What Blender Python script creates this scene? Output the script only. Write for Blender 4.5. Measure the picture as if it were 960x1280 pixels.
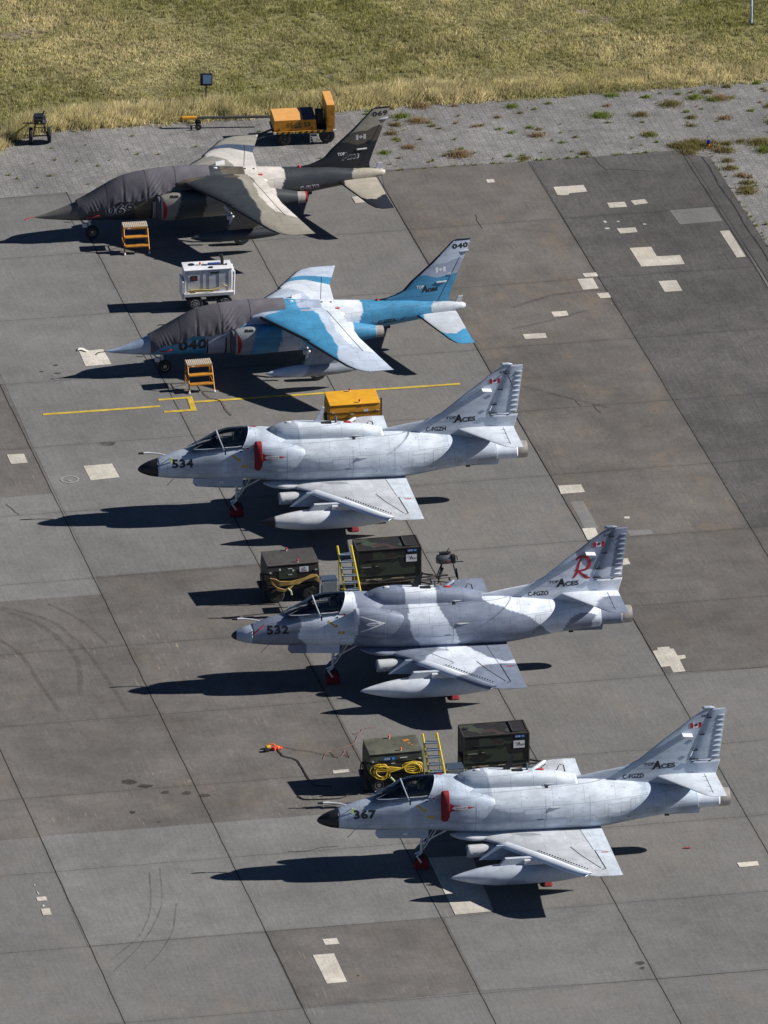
import bpy, bmesh, math, random
import numpy as np
from mathutils import Vector, Matrix
from mathutils.bvhtree import BVHTree
R=math.radians
random.seed(7); rng=np.random.default_rng(11)
SC=bpy.context.scene
for o in list(bpy.data.objects): bpy.data.objects.remove(o)
COL=SC.collection

# ------------------------------------------------------------------ camera
CAM_D, CAM_P, CAM_F = 408.0, 0.408, 16200.0/1280.0      # distance, depression, focal length in image heights
cam=bpy.data.cameras.new('camera'); co=bpy.data.objects.new('camera',cam); COL.objects.link(co)
co.location=(0,-CAM_D*math.cos(CAM_P),CAM_D*math.sin(CAM_P))
co.rotation_euler=(math.pi/2-CAM_P,0,0)
cam.sensor_fit='VERTICAL'; cam.sensor_height=36; cam.sensor_width=27; cam.lens=36*CAM_F
cam.clip_start=5; cam.clip_end=8000
SC.camera=co
SC.render.resolution_x=768; SC.render.resolution_y=1024
# ------------------------------------------------------------------ light
SUN_EL, SUN_AZ = R(29.9), R(4.5)      # azimuth from +X towards +Y
w=bpy.data.worlds.new('World'); SC.world=w; w.use_nodes=True
nt=w.node_tree; bg=nt.nodes['Background']
sky=nt.nodes.new('ShaderNodeTexSky'); sky.sky_type='NISHITA'; sky.sun_disc=False
sky.sun_elevation=SUN_EL; sky.sun_rotation=math.pi/2-SUN_AZ; sky.altitude=2500; sky.air_density=0.55; sky.dust_density=0.0; sky.ozone_density=3.0
nt.links.new(sky.outputs[0],bg.inputs[0]); bg.inputs[1].default_value=0.05
sl=bpy.data.lights.new('sun','SUN'); sl.energy=5.0; sl.angle=R(0.5); sl.color=(1.0,0.955,0.90)
so=bpy.data.objects.new('sun',sl); COL.objects.link(so)
sv=Vector((math.cos(SUN_EL)*math.cos(SUN_AZ),math.cos(SUN_EL)*math.sin(SUN_AZ),math.sin(SUN_EL)))
so.rotation_euler=sv.to_track_quat('Z','Y').to_euler(); so.location=sv*60
SC.view_settings.view_transform='Standard'; SC.view_settings.look='None'
SC.view_settings.exposure=0.72; SC.view_settings.gamma=1; SC.view_settings.use_curve_mapping=False
try:
    SC.cycles.max_bounces=4; SC.cycles.diffuse_bounces=2; SC.cycles.glossy_bounces=3; SC.cycles.transparent_max_bounces=8
except Exception: pass

# ------------------------------------------------------------------ materials
def nd(nt,t,**k):
    n=nt.nodes.new(t)
    for a,b in k.items(): setattr(n,a,b)
    return n
MATS={}
def mat(name,rgb=(.5,.5,.5),rough=.6,metal=0.,noise=.12,scale=6.,attr=False,panel=None,plane='xz',bump=0.,spec=.5,coat=0.,grime=0.,streak=False):
    """procedural paint / metal / rubber: base colour (or attribute 'Col') broken up by noise, with optional panel joints"""
    if name in MATS: return MATS[name]
    m=bpy.data.materials.new(name); m.use_nodes=True; n=m.node_tree; L=n.links.new
    b=n.nodes['Principled BSDF']; tc=nd(n,'ShaderNodeTexCoord')
    b.inputs['Roughness'].default_value=rough; b.inputs['Metallic'].default_value=metal
    b.inputs['Specular IOR Level'].default_value=spec; b.inputs['Coat Weight'].default_value=coat
    if attr:
        a=nd(n,'ShaderNodeAttribute',attribute_name='Col'); src=a.outputs['Color']
    else:
        a=nd(n,'ShaderNodeRGB'); a.outputs[0].default_value=(*rgb,1); src=a.outputs[0]
    def noise_(sc,det=4,stretch=None):
        t=nd(n,'ShaderNodeTexNoise'); t.inputs['Scale'].default_value=sc; t.inputs['Detail'].default_value=det
        if stretch:
            mp=nd(n,'ShaderNodeMapping'); mp.inputs['Scale'].default_value=stretch; L(tc.outputs['Object'],mp.inputs['Vector']); L(mp.outputs[0],t.inputs['Vector'])
        else: L(tc.outputs['Object'],t.inputs['Vector'])
        return t.outputs['Fac']
    def mul(c,f,lo,hi,fmin=.3,fmax=.7):
        mr=nd(n,'ShaderNodeMapRange'); mr.inputs[1].default_value=fmin; mr.inputs[2].default_value=fmax; mr.inputs[3].default_value=lo; mr.inputs[4].default_value=hi
        L(f,mr.inputs[0]); x=nd(n,'ShaderNodeVectorMath',operation='SCALE'); L(c,x.inputs[0]); L(mr.outputs[0],x.inputs['Scale']); return x.outputs[0]
    if noise: src=mul(src,noise_(scale),1-noise,1+noise*.6)
    if grime:
        src=mul(src,noise_(1.3,5,(1,1,3.2) if not streak else (.5,2.5,2.5)),1-grime,1+grime*.25,.38,.62)
        src=mul(src,noise_(9,3,(.7,.7,3)),1-grime*.45,1,.35,.55)
    if panel:
        sx=nd(n,'ShaderNodeSeparateXYZ'); L(tc.outputs['Object'],sx.inputs[0])
        cx=nd(n,'ShaderNodeCombineXYZ'); L(sx.outputs[0],cx.inputs[0]); L(sx.outputs['XYZ'.index(plane[1].upper())],cx.inputs[1])
        br=nd(n,'ShaderNodeTexBrick'); L(cx.outputs[0],br.inputs['Vector']); br.inputs['Scale'].default_value=1
        br.inputs['Brick Width'].default_value=panel[0]; br.inputs['Row Height'].default_value=panel[1]; br.inputs['Mortar Size'].default_value=panel[2]; br.inputs['Mortar Smooth'].default_value=.3
        br.offset=.37; br.squash=.72; br.squash_frequency=3
        br.inputs['Color1'].default_value=(1,1,1,1); br.inputs['Color2'].default_value=(.96,.965,.97,1); br.inputs['Mortar'].default_value=(panel[3],)*3+(1,)
        x=nd(n,'ShaderNodeMix',data_type='RGBA',blend_type='MULTIPLY'); x.inputs[0].default_value=1; L(src,x.inputs[6]); L(br.outputs['Color'],x.inputs[7]); src=x.outputs[2]
    if attr and panel:
        # fasteners, small hatches and drips: sparse dark specks in the paint
        for sc,rad,thr,dk in ((4.2,.055,.62,.45),(9.0,.085,.55,.62)):
            mp=nd(n,'ShaderNodeMapping'); mp.inputs['Scale'].default_value=(.6,1,1.25); L(tc.outputs['Object'],mp.inputs['Vector'])
            vo=nd(n,'ShaderNodeTexVoronoi'); vo.inputs['Scale'].default_value=sc; L(mp.outputs[0],vo.inputs['Vector'])
            a1=nd(n,'ShaderNodeMath',operation='LESS_THAN'); L(vo.outputs['Distance'],a1.inputs[0]); a1.inputs[1].default_value=rad*1.6
            sp_=nd(n,'ShaderNodeSeparateColor'); L(vo.outputs['Color'],sp_.inputs[0]); a2=nd(n,'ShaderNodeMath',operation='GREATER_THAN'); L(sp_.outputs[0],a2.inputs[0]); a2.inputs[1].default_value=thr
            a3=nd(n,'ShaderNodeMath',operation='MULTIPLY'); L(a1.outputs[0],a3.inputs[0]); L(a2.outputs[0],a3.inputs[1])
            a4=nd(n,'ShaderNodeMapRange'); L(a3.outputs[0],a4.inputs[0]); a4.inputs[3].default_value=1; a4.inputs[4].default_value=dk
            x=nd(n,'ShaderNodeVectorMath',operation='SCALE'); L(src,x.inputs[0]); L(a4.outputs[0],x.inputs['Scale']); src=x.outputs[0]
    L(src,b.inputs['Base Color'])
    if bump:
        bp=nd(n,'ShaderNodeBump'); bp.inputs['Strength'].default_value=bump; bp.inputs['Distance'].default_value=.03
        L(noise_(3.5 if bump>.5 else 14,5),bp.inputs['Height']); L(bp.outputs[0],b.inputs['Normal'])
    MATS[name]=m; return m
def glass_mat(name,tint,mix=.75,rough=.02):
    m=bpy.data.materials.new(name); m.use_nodes=True; n=m.node_tree; n.nodes.clear()
    out=nd(n,'ShaderNodeOutputMaterial'); tr=nd(n,'ShaderNodeBsdfTransparent'); tr.inputs[0].default_value=(*tint,1)
    gl=nd(n,'ShaderNodeBsdfGlossy'); gl.inputs['Roughness'].default_value=rough; fr=nd(n,'ShaderNodeFresnel'); fr.inputs[0].default_value=1.5
    mx=nd(n,'ShaderNodeMixShader'); n.links.new(fr.outputs[0],mx.inputs[0]); n.links.new(tr.outputs[0],mx.inputs[1]); n.links.new(gl.outputs[0],mx.inputs[2]); n.links.new(mx.outputs[0],out.inputs[0])
    return m

M_METAL=mat('bare_metal',(.42,.41,.39),.35,.9,.2,8)
M_CHROME=mat('strut_metal',(.62,.63,.65),.3,.4,.1,9)
M_NOZZLE=mat('burnt_nozzle_metal',(.50,.46,.41),.38,.35,.3,5)
M_RUBBER=mat('rubber',(.02,.02,.021),.85,0,.2,9)
M_BLACK=mat('black_paint',(.012,.012,.014),.45,0,.1,5)
M_TUB=mat('cockpit_tub_paint',(.035,.040,.048),.7,0,.3,9)
M_DARK=mat('dark_cavity',(.006,.006,.007),.9,0,0)
M_INK=mat('black_lettering',(.012,.012,.015),.6,0,.1)
M_WHITE=mat('white_paint',(.74,.74,.74),.45,0,.08,6,grime=.15)
M_WHITEMARK=mat('white_lettering',(.72,.74,.78),.6,0,.05)
M_RED=mat('red_paint',(.42,.012,.018),.55,0,.15,7)
M_REDCLOTH=mat('red_cover_fabric',(.20,.006,.012),.8,0,.2,9,bump=.4)
M_YELLOW=mat('yellow_paint',(.72,.55,.02),.5,0,.1,8)
M_MARKY=mat('yellow_marking',(.55,.36,.03),.6,0,.1)
M_LIME=mat('lime_ribbon',(.55,.85,.03),.6,0,.05)
M_CANOPY=glass_mat('clear_canopy_glass',(.88,.91,.93))
M_PAD=mat('seat_fabric',(.09,.10,.09),.9,0,.2)
M_ORANGE_LAMP=mat('amber_lens',(.75,.13,.015),.3,0,.05)
M_BLUEGREY=mat('light_grey_strut',(.55,.57,.60),.45,.1,.12)

# ------------------------------------------------------------------ mesh helpers
def mk(name,V,F,m,parent=None,smooth=True,colfn=None,ox=0.0,loc=None,colors=None):
    V=np.asarray(V,dtype=np.float64).reshape(-1,3)
    if colfn is not None: cols=colfn(V[:,0],V[:,1],V[:,2])
    elif colors is not None: cols=colors
    else: cols=None
    if ox: V=V.copy(); V[:,0]-=ox
    me=bpy.data.meshes.new(name); me.from_pydata(V.tolist(),[],[list(f) for f in F]); me.update()
    if smooth: me.polygons.foreach_set('use_smooth',[True]*len(me.polygons))
    me.materials.append(m)
    if cols is not None:
        a=me.color_attributes.new('Col','FLOAT_COLOR','POINT')
        c=np.ones((len(V),4)); c[:,:3]=cols; a.data.foreach_set('color',c.ravel())
    o=bpy.data.objects.new(name,me); COL.objects.link(o)
    if parent: o.parent=parent
    if loc: o.location=loc
    return o
class MB:
    """collects boxes, bars, tubes and prisms into ONE mesh"""
    def __init__(s): s.V=[]; s.F=[]
    def add(s,V,F):
        k=len(s.V); s.V+= [tuple(map(float,v)) for v in V]; s.F+=[[i+k for i in f] for f in F]; return s
    def box(s,c,d,rz=0,tilt=None,bev=0.0):
        x,y,z=[q/2 for q in d]
        if bev:
            bm=bmesh.new(); bmesh.ops.create_cube(bm,size=1); bmesh.ops.scale(bm,vec=d,verts=bm.verts)
            bmesh.ops.bevel(bm,geom=bm.edges[:],offset=bev,segments=2,affect='EDGES',profile=.5)
            P=[v.co.copy() for v in bm.verts]; bm.verts.index_update(); F=[[v.index for v in f.verts] for f in bm.faces]; bm.free()
        else:
            P=[Vector((a*x,b*y,e*z)) for a,b,e in ((-1,-1,-1),(1,-1,-1),(1,1,-1),(-1,1,-1),(-1,-1,1),(1,-1,1),(1,1,1),(-1,1,1))]
            F=[[0,3,2,1],[4,5,6,7],[0,1,5,4],[1,2,6,5],[2,3,7,6],[3,0,4,7]]
        M=Matrix.Rotation(rz,3,'Z')
        if tilt: M=M@Matrix.Rotation(tilt[1],3,tilt[0])
        return s.add([M@p+Vector(c) for p in P],F)
    def tube(s,pts,r,n=8,r2=None,cap=True):
        pts=[Vector(p) for p in pts]; rs=r if isinstance(r,(list,tuple)) else [r if r2 is None else r+(r2-r)*i/(len(pts)-1) for i in range(len(pts))]
        V=[];F=[];up=None
        for i,p in enumerate(pts):
            t=(pts[min(i+1,len(pts)-1)]-pts[max(i-1,0)]); t=t.normalized() if t.length>1e-9 else Vector((0,0,1))
            if up is None: up=Vector((0,0,1)) if abs(t.z)<.9 else Vector((1,0,0))
            u=up-t*up.dot(t); u.normalize(); v=t.cross(u); up=u
            for k in range(n):
                a=2*math.pi*k/n; V.append(p+(u*math.cos(a)+v*math.sin(a))*rs[i])
        for i in range(len(pts)-1):
            for k in range(n): F.append([i*n+k,i*n+(k+1)%n,(i+1)*n+(k+1)%n,(i+1)*n+k])
        if cap: F.append(list(range(n))[::-1]); F.append([(len(pts)-1)*n+k for k in range(n)])
        return s.add(V,F)
    def prism(s,poly,y0,y1,axis='y'):
        """polygon in the plane across axis, extruded from y0 to y1"""
        n=len(poly)
        def P(a,b,y): return (a,y,b) if axis=='y' else ((a,b,y) if axis=='z' else (y,a,b))
        V=[P(a,b,y0) for a,b in poly]+[P(a,b,y1) for a,b in poly]
        F=[list(range(n)),list(range(n,2*n))[::-1]]+[[i,i+n,(i+1)%n+n,(i+1)%n] for i in range(n)]
        return s.add(V,F)
    def lathe(s,prof,c,axis='y',n=24):
        """profile (radius, offset) turned about an axis through c"""
        V=[];F=[]
        for r,h in prof:
            for k in range(n):
                a=2*math.pi*k/n; p,q=r*math.cos(a),r*math.sin(a)
                V.append({'y':(c[0]+p,c[1]+h,c[2]+q),'z':(c[0]+p,c[1]+q,c[2]+h),'x':(c[0]+h,c[1]+p,c[2]+q)}[axis])
        for i in range(len(prof)-1):
            for k in range(n): F.append([i*n+k,i*n+(k+1)%n,(i+1)*n+(k+1)%n,(i+1)*n+k])
        F.append(list(range(n))[::-1]); F.append([(len(prof)-1)*n+k for k in range(n)])
        return s.add(V,F)
    def build(s,name,m,parent=None,smooth=False,ox=0.0,colfn=None):
        o=mk(name,s.V,s.F,m,parent,False,colfn,ox)
        bm=bmesh.new(); bm.from_mesh(o.data); bmesh.ops.recalc_face_normals(bm,faces=bm.faces)
        if smooth:
            for f in bm.faces: f.smooth=True
            for e in bm.edges:
                if len(e.link_faces)==2 and e.calc_face_angle(0)>R(38): e.smooth=False
        bm.to_mesh(o.data); bm.free(); return o
def curve(xs,ys,x):
    """smooth (monotone-ish) interpolation through points"""
    xs=np.asarray(xs,float); ys=np.asarray(ys,float); d=np.diff(ys)/np.diff(xs)
    m=np.zeros(len(xs)); m[1:-1]=np.where(d[:-1]*d[1:]>0,2*d[:-1]*d[1:]/(d[:-1]+d[1:]+1e-12),0); m[0]=d[0]; m[-1]=d[-1]
    i=np.clip(np.searchsorted(xs,x)-1,0,len(xs)-2); h=xs[i+1]-xs[i]; t=np.clip((x-xs[i])/h,0,1)
    return (2*t**3-3*t**2+1)*ys[i]+(t**3-2*t**2+t)*h*m[i]+(-2*t**3+3*t**2)*ys[i+1]+(t**3-t**2)*h*m[i+1]
def loft(st,dx=.05,n=72,cap=(True,True)):
    """st rows: x, yc, zc, half width, half height up, half height down, exponent"""
    st=np.array(st,float); xs=np.arange(st[0,0],st[-1,0]+dx*.5,dx); xs=np.unique(np.concatenate([xs,st[[0,-1],0]])); xs=xs[xs<=st[-1,0]]
    Q=[curve(st[:,0],st[:,k],xs) for k in range(1,7)]
    a=np.linspace(0,2*np.pi,n,endpoint=False); c,s=np.cos(a),np.sin(a)
    V=[]
    for i,x in enumerate(xs):
        yc,zc,hw,ht,hb,e=[q[i] for q in Q]
        y=yc+hw*np.sign(c)*np.abs(c)**(2/e); z=zc+np.where(s>0,ht,hb)*np.sign(s)*np.abs(s)**(2/e)
        V.append(np.stack([np.full(n,x),y,z],1))
    V=np.concatenate(V); F=[]
    for i in range(len(xs)-1):
        for k in range(n): F.append([i*n+k,(i+1)*n+k,(i+1)*n+(k+1)%n,i*n+(k+1)%n])
    if cap[0]: F.append(list(range(n)))
    if cap[1]: F.append([(len(xs)-1)*n+k for k in range(n)][::-1])
    return V,F
def airfoil(st,vertical=False,nc=26,ns=40):
    """lifting surface: rows span, z (or y), x of leading edge, chord, thickness ratio"""
    st=np.array(st,float); sp=np.unique(np.concatenate([np.linspace(st[0,0],st[-1,0],ns),st[:,0]])) if st[-1,0]>st[0,0] else np.linspace(st[0,0],st[-1,0],ns)
    key=np.abs(st[:,0]-st[0,0]); kk=np.abs(sp-st[0,0]); o=np.argsort(kk); sp=sp[o]; kk=kk[o]
    g=[np.interp(kk,key,st[:,k]) for k in range(1,5)]
    u=(1-np.cos(np.linspace(0,np.pi,nc)))/2; u=np.concatenate([u,u[-2:0:-1]]); sg=np.array([1]*nc+[-1]*(nc-2)); n=len(u)
    th=sg*5*(.2969*np.sqrt(u)-.126*u-.3516*u**2+.2843*u**3-.1036*u**4)
    V=[]
    for i,s in enumerate(sp):
        z,x0,ch,t=[q[i] for q in g]
        X=x0+u*ch; T=th*t*ch
        V.append(np.stack([X,z+T,np.full(n,s)] if vertical else [X,np.full(n,s),z+T],1))
    V=np.concatenate(V); F=[]
    for i in range(len(sp)-1):
        for k in range(n): F.append([i*n+k,(i+1)*n+k,(i+1)*n+(k+1)%n,i*n+(k+1)%n])
    F.append(list(range(n))); F.append([(len(sp)-1)*n+k for k in range(n)][::-1])
    return V,F
def inside(px,py,poly):
    r=np.zeros(px.shape,bool); n=len(poly)
    for i in range(n):
        (x1,y1),(x2,y2)=poly[i],poly[(i+1)%n]
        if y1==y2: continue
        c=((py>y1)!=(py>y2))&(px<(x2-x1)*(py-y1)/(y2-y1)+x1); r^=c
    return r
def wob(x,z,a=.03,f=5.): return a*np.sin(f*x+2.1*z)+a*.6*np.sin(f*1.7*z-1.3*x+1)
def setc(c,mask,rgb): c[mask]=rgb

def tag(o,label=None,cat=None,group=None,kind=None):
    if label: o['label']=label
    if cat: o['category']=cat
    if group: o['group']=group
    if kind: o['kind']=kind
    return o
def thing(name,label,cat,loc=(0,0,0),rz=0.,group=None):
    o=bpy.data.objects.new(name,None); o.empty_display_size=.3; COL.objects.link(o); o.location=loc; o.rotation_euler=(0,0,rz)
    return tag(o,label,cat,group)
def copy_tree(o,parent=None):
    c=o.copy(); COL.objects.link(c); c.parent=parent
    for ch in [k for k in bpy.data.objects if k.parent==o]: copy_tree(ch,c)
    return c
# ------------------------------------------------------------------ lettering projected on to a real surface
def text_verts(txt,size,bold=0.,space=1.,shear=0.,outline=0.):
    cu=bpy.data.curves.new('t','FONT'); cu.body=txt; cu.size=size; cu.offset=bold; cu.space_character=space; cu.shear=shear; cu.resolution_u=3
    ob=bpy.data.objects.new('t',cu); COL.objects.link(ob); dg=bpy.context.evaluated_depsgraph_get(); dg.update()
    me=bpy.data.meshes.new_from_object(ob.evaluated_get(dg)); V=[(v.co.x,v.co.y) for v in me.vertices]; F=[list(p.vertices) for p in me.polygons]
    bpy.data.objects.remove(ob); bpy.data.curves.remove(cu); bpy.data.meshes.remove(me)
    return V,F
def bvh_of(objs):
    V=[];F=[]
    for o in objs:
        k=len(V); V+=[v.co.copy() for v in o.data.vertices]; F+=[[i+k for i in p.vertices] for p in o.data.polygons]
    return BVHTree.FromPolygons(V,F)
def decal(name,V2,F,origin,ux,uz,bvh,m,parent,direction=(0,1,0),off=.006,ox=0.,start=3.,sub=.06):
    """flat outline placed at origin with axes ux, uz and pressed on to the surface along direction"""
    ux=Vector(ux); uz=Vector(uz); d=Vector(direction); O=Vector(origin)-Vector((ox,0,0))
    bm=bmesh.new(); vs=[bm.verts.new(O+ux*a+uz*b) for a,b in V2]
    for f in F:
        try: bm.faces.new([vs[i] for i in f])
        except ValueError: pass
    bmesh.ops.remove_doubles(bm,verts=bm.verts,dist=1e-5)
    bmesh.ops.triangulate(bm,faces=bm.faces)
    for _ in range(4):
        E=[e for e in bm.edges if e.calc_length()>sub]
        if not E: break
        bmesh.ops.subdivide_edges(bm,edges=E,cuts=1); bmesh.ops.triangulate(bm,faces=bm.faces)
    for v in bm.verts:
        p=v.co-d*start; h=bvh.ray_cast(p,d,start*2.2)
        if h[0] is not None: v.co=h[0]-d*(off*.4)
    for f in bm.faces:
        f.smooth=False
    me=bpy.data.meshes.new(name); bm.to_mesh(me); bm.free(); me.materials.append(m)
    o=bpy.data.objects.new(name,me); COL.objects.link(o); o.parent=parent; return o
def bounds(V): a=np.array(V); return a.min(0),a.max(0)
def text_fit(txt,width,height,bold=0.,shear=0.,space=1.):
    V,F=text_verts(txt,1.0,bold,space,shear); a,b=bounds(V)
    return [((x-a[0])/(b[0]-a[0])*width,(y-a[1])/(b[1]-a[1])*height) for x,y in V],F
def ribbon(pts,ws):
    """calligraphic stroke: polyline with changing width"""
    P=[Vector(p) for p in pts]; n=24; Q=[];W=[]
    t=np.linspace(0,len(P)-1,n); xs=curve(range(len(P)),[p.x for p in P],t) if len(P)>2 else np.interp(t,[0,1],[P[0].x,P[1].x]); ys=curve(range(len(P)),[p.y for p in P],t) if len(P)>2 else np.interp(t,[0,1],[P[0].y,P[1].y]); wv=np.interp(t,range(len(P)),ws)
    V=[]
    for i in range(n):
        j,k=min(i+1,n-1),max(i-1,0); d=Vector((xs[j]-xs[k],ys[j]-ys[k])).normalized(); nn=Vector((-d.y,d.x))*wv[i]/2
        V+= [(xs[i]+nn.x,ys[i]+nn.y),(xs[i]-nn.x,ys[i]-nn.y)]
    return V,[[2*i,2*i+1,2*i+3,2*i+2] for i in range(n-1)]
def merge2(parts):
    V=[];F=[]
    for v,f in parts:
        k=len(V); V+=v; F+=[[i+k for i in q] for q in f]
    return V,F
def shift(vf,dx,dy): return [(x+dx,y+dy) for x,y in vf[0]],vf[1]
LEAF=[(0,.5),(.07,.33),(.17,.38),(.13,.13),(.27,.27),(.31,.19),(.47,.21),(.41,.05),(.48,0),(.22,-.2),(.25,-.28),(.03,-.25),(.03,-.48),(-.03,-.48),(-.03,-.25),(-.25,-.28),(-.22,-.2),(-.48,0),(-.41,.05),(-.47,.21),(-.31,.19),(-.27,.27),(-.13,.13),(-.17,.38),(-.07,.33)]
def quad(x0,y0,x1,y1): return [(x0,y0),(x1,y0),(x1,y1),(x0,y1)],[[0,1,2,3]]
def wheel(parent,c,r,wd,ox=0.,rimmat=None,axis='y'):
    t=MB().lathe([(r*.55,-wd/2),(r*.9,-wd/2),(r,-wd*.3),(r,wd*.3),(r*.9,wd/2),(r*.55,wd/2)],(c[0]-ox,c[1],c[2]),axis,28).build('wheel',M_RUBBER,parent,True)
    MB().lathe([(r*.12,-wd*.56),(r*.42,-wd*.44),(r*.56,-wd*.53),(r*.56,wd*.53),(r*.42,wd*.44),(r*.12,wd*.56)],(c[0]-ox,c[1],c[2]),axis,20).build('rim',rimmat or M_BLUEGREY,t,True)
    return t
# ---- slab tones, patches and lines, in metres on the ground
WHITE=[[(5.659,27.333),(6.668,27.524),(6.793,26.928),(6.186,26.785),(6.158,26.643),(5.961,26.595),(5.784,26.643)],[(7.428,25.931),(8.016,26.025),(8.097,25.575),(7.518,25.481)],[(8.222,26.12),(8.695,26.263),(8.804,25.907),(8.348,25.741)],[(7.71,23.667),(8.331,23.76),(8.403,23.338),(7.827,23.221)],[(8.114,21.959),(8.829,22.053),(8.998,21.215),(9.766,21.331),(9.907,20.542),(8.472,20.334)],[(11.127,23.432),(11.446,23.502),(11.935,21.192),(11.634,21.122)],[(9.009,19.065),(9.598,19.157),(9.78,18.238),(9.201,18.146)],[(6.523,19.733),(6.972,19.826),(7.037,19.502),(6.606,19.41)],[(6.35,19.249),(6.859,19.341),(7.038,18.444),(6.53,18.33)],[(6.971,18.009),(7.339,18.1),(7.437,17.665),(7.087,17.597)],[(5.458,16.433),(5.964,16.524),(6.029,16.115),(5.549,16.024)],[(4.508,14.53),(5.246,14.643),(5.302,14.237),(4.591,14.124)],[(7.278,24.325),(7.367,24.348),(7.4,24.183),(7.311,24.16)],[(7.721,24.325),(7.81,24.348),(7.835,24.254),(7.737,24.231)],[(8.585,24.089),(8.682,24.113),(8.707,23.995),(8.609,23.972)],[(7.313,23.713),(7.464,23.737),(7.488,23.62),(7.338,23.596)],[(3.414,28.019),(3.668,28.055),(3.713,27.769),(3.465,27.715)],[(-1.076,26.453),(-0.845,26.548),(-0.631,25.978),(-0.946,25.895)],[(-9.885,13.102),(-9.11,13.27),(-8.807,12.011),(-9.644,11.844)],[(-11.997,4.569),(-11.451,4.634),(-11.312,3.906),(-11.843,3.809)],[(-9.547,3.648),(-8.637,3.841),(-8.375,2.746),(-9.276,2.489)],[(-10.244,-28.625),(-9.957,-28.569),(-9.909,-28.847),(-10.196,-28.902)],[(-10.083,-29.443),(-9.831,-29.387),(-9.762,-29.83),(-10.013,-29.885)],[(-10.049,-29.152),(-9.996,-29.138),(-9.975,-29.276),(-10.034,-29.29)],[(-10.337,-27.734),(-10.296,-27.734),(-10.288,-27.817),(-10.329,-27.817)],[(-10.244,-28.152),(-10.187,-28.305),(-10.155,-28.402),(-10.196,-28.43)],[(-1.802,-31.521),(-1.381,-31.439),(-1.298,-31.836),(-1.712,-31.918)],[(-2.077,-32.601),(-1.459,-32.492),(-1.075,-34.418),(-1.655,-34.54)],[(10.451,-26.222),(11.065,-26.109),(11.11,-26.404),(10.533,-26.53)],[(5.503,2.073),(6.232,2.169),(6.35,1.561),(5.59,1.401)],[(6.214,-1.345),(6.624,-1.266),(6.757,-2.022),(6.377,-2.242)],[(7.549,-0.396),(7.725,-0.396),(7.722,-0.539),(7.565,-0.555)],[(7.399,-3.698),(7.606,-3.667),(7.685,-4.119),(7.39,-4.213)],[(8.25,-10.807),(8.406,-10.716),(8.391,-10.535),(8.761,-10.459),(8.789,-10.611),(8.893,-10.611),(9.011,-11.139),(9.227,-11.079),(9.271,-11.32),(9.066,-11.441),(9.226,-12.312),(8.856,-12.417),(8.762,-11.937),(8.497,-11.997)],[(1.305,-25.884),(2.61,-25.715),(3.221,-29.595),(2.091,-29.843)],[(-1.547,-19.642),(-1.072,-19.526),(-1.035,-19.743),(-1.516,-19.859)]]
GREY=[[(9.493,25.268),(10.964,25.575),(11.245,24.325),(9.822,24.019)],[(5.866,0.763),(6.277,0.859),(6.766,-1.424),(6.338,-1.502)],[(7.624,-1.502),(8.379,-1.424),(8.467,-1.739),(7.711,-1.928)]]
YELLOW=[[(-10.933,7.914),(-7.188,8.592),(-7.186,8.447),(-10.929,7.763)],[(-7.261,9.121),(-6.223,9.319),(-6.171,9.326),(-5.988,8.144),(-7.038,7.986),(-7.058,8.125),(-6.201,8.276),(-6.323,9.154),(-7.238,8.975)],[(-6.102,8.942),(2.449,10.44),(2.448,10.3),(-6.079,8.804)]]
CRACKS=[[(6.993,30.163),(7.249,29.32),(7.465,28.888),(7.055,28.313)],[(7.465,28.888),(8.136,28.912),(8.938,28.744)],[(6.15,9.002),(6.248,8.672),(6.315,8.584)],[(6.719,8.672),(6.799,8.298),(6.948,7.969)],[(3.038,24.867),(3.088,24.354),(3.263,23.649)],[(-11.916,0.588),(-11.717,0.238),(-11.472,-0.254)],[(-2.849,-25.433),(-2.197,-25.363),(-1.842,-25.123),(-1.366,-25.066)]]
TONE=[('brown',[(-14.421,9.995),(-12.268,10.393),(-11.187,5.267),(-10.461,1.465),(-14.124,0.636)]),('light',[(-14.124,0.636),(-10.461,1.465),(-10.045,-0.19),(-8.988,-5.083),(-8.761,-6.443),(-13.87,-7.366)]),('light2',[(-12.305,10.793),(-14.823,22.683),(-14.913,25.504),(-12.806,26.358),(-10.578,26.928),(-8.527,17.14),(-7.123,10.993),(-6.131,6.374),(-3.868,-4.026),(-8.988,-5.083),(-11.187,5.267)]),('brown',[(-8.761,-6.443),(-8.988,-5.083),(-3.868,-4.026),(-1.807,-13.539),(0.143,-22.422),(-5.725,-23.506),(-10.236,-24.359),(-13.309,-25.038),(-13.87,-7.366)]),('light',[(-10.236,-24.359),(-5.725,-23.506),(0.143,-22.422),(1.761,-30.009),(-3.491,-30.945),(-8.648,-31.986)]),('brown',[(-3.491,-30.945),(1.761,-30.009),(2.842,-35.025),(-2.383,-36.127)]),('light2',[(1.761,-30.009),(6.851,-29.013),(7.997,-34.216),(2.842,-35.025)]),('light2',[(6.851,-29.013),(11.326,-28.068),(14.652,-27.399),(16.341,-32.478),(7.997,-34.216)]),('dark',[(4.89,29.657),(10.313,30.743),(12.11,21.145),(14.687,7.094),(14.004,-3.151),(11.477,-1.266),(9.303,9.068),(7.655,16.593)]),('tan',[(0.0,27.357),(-0.107,28.864),(4.836,29.657),(7.655,16.593),(9.303,9.068),(11.489,-1.266),(6.39,-2.211),(4.227,7.618),(2.147,17.551)]),('mid',[(6.39,-2.211),(11.489,-1.266),(14.08,-0.76),(15.956,-11.26),(11.763,-11.982),(8.592,-12.462)])]
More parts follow.
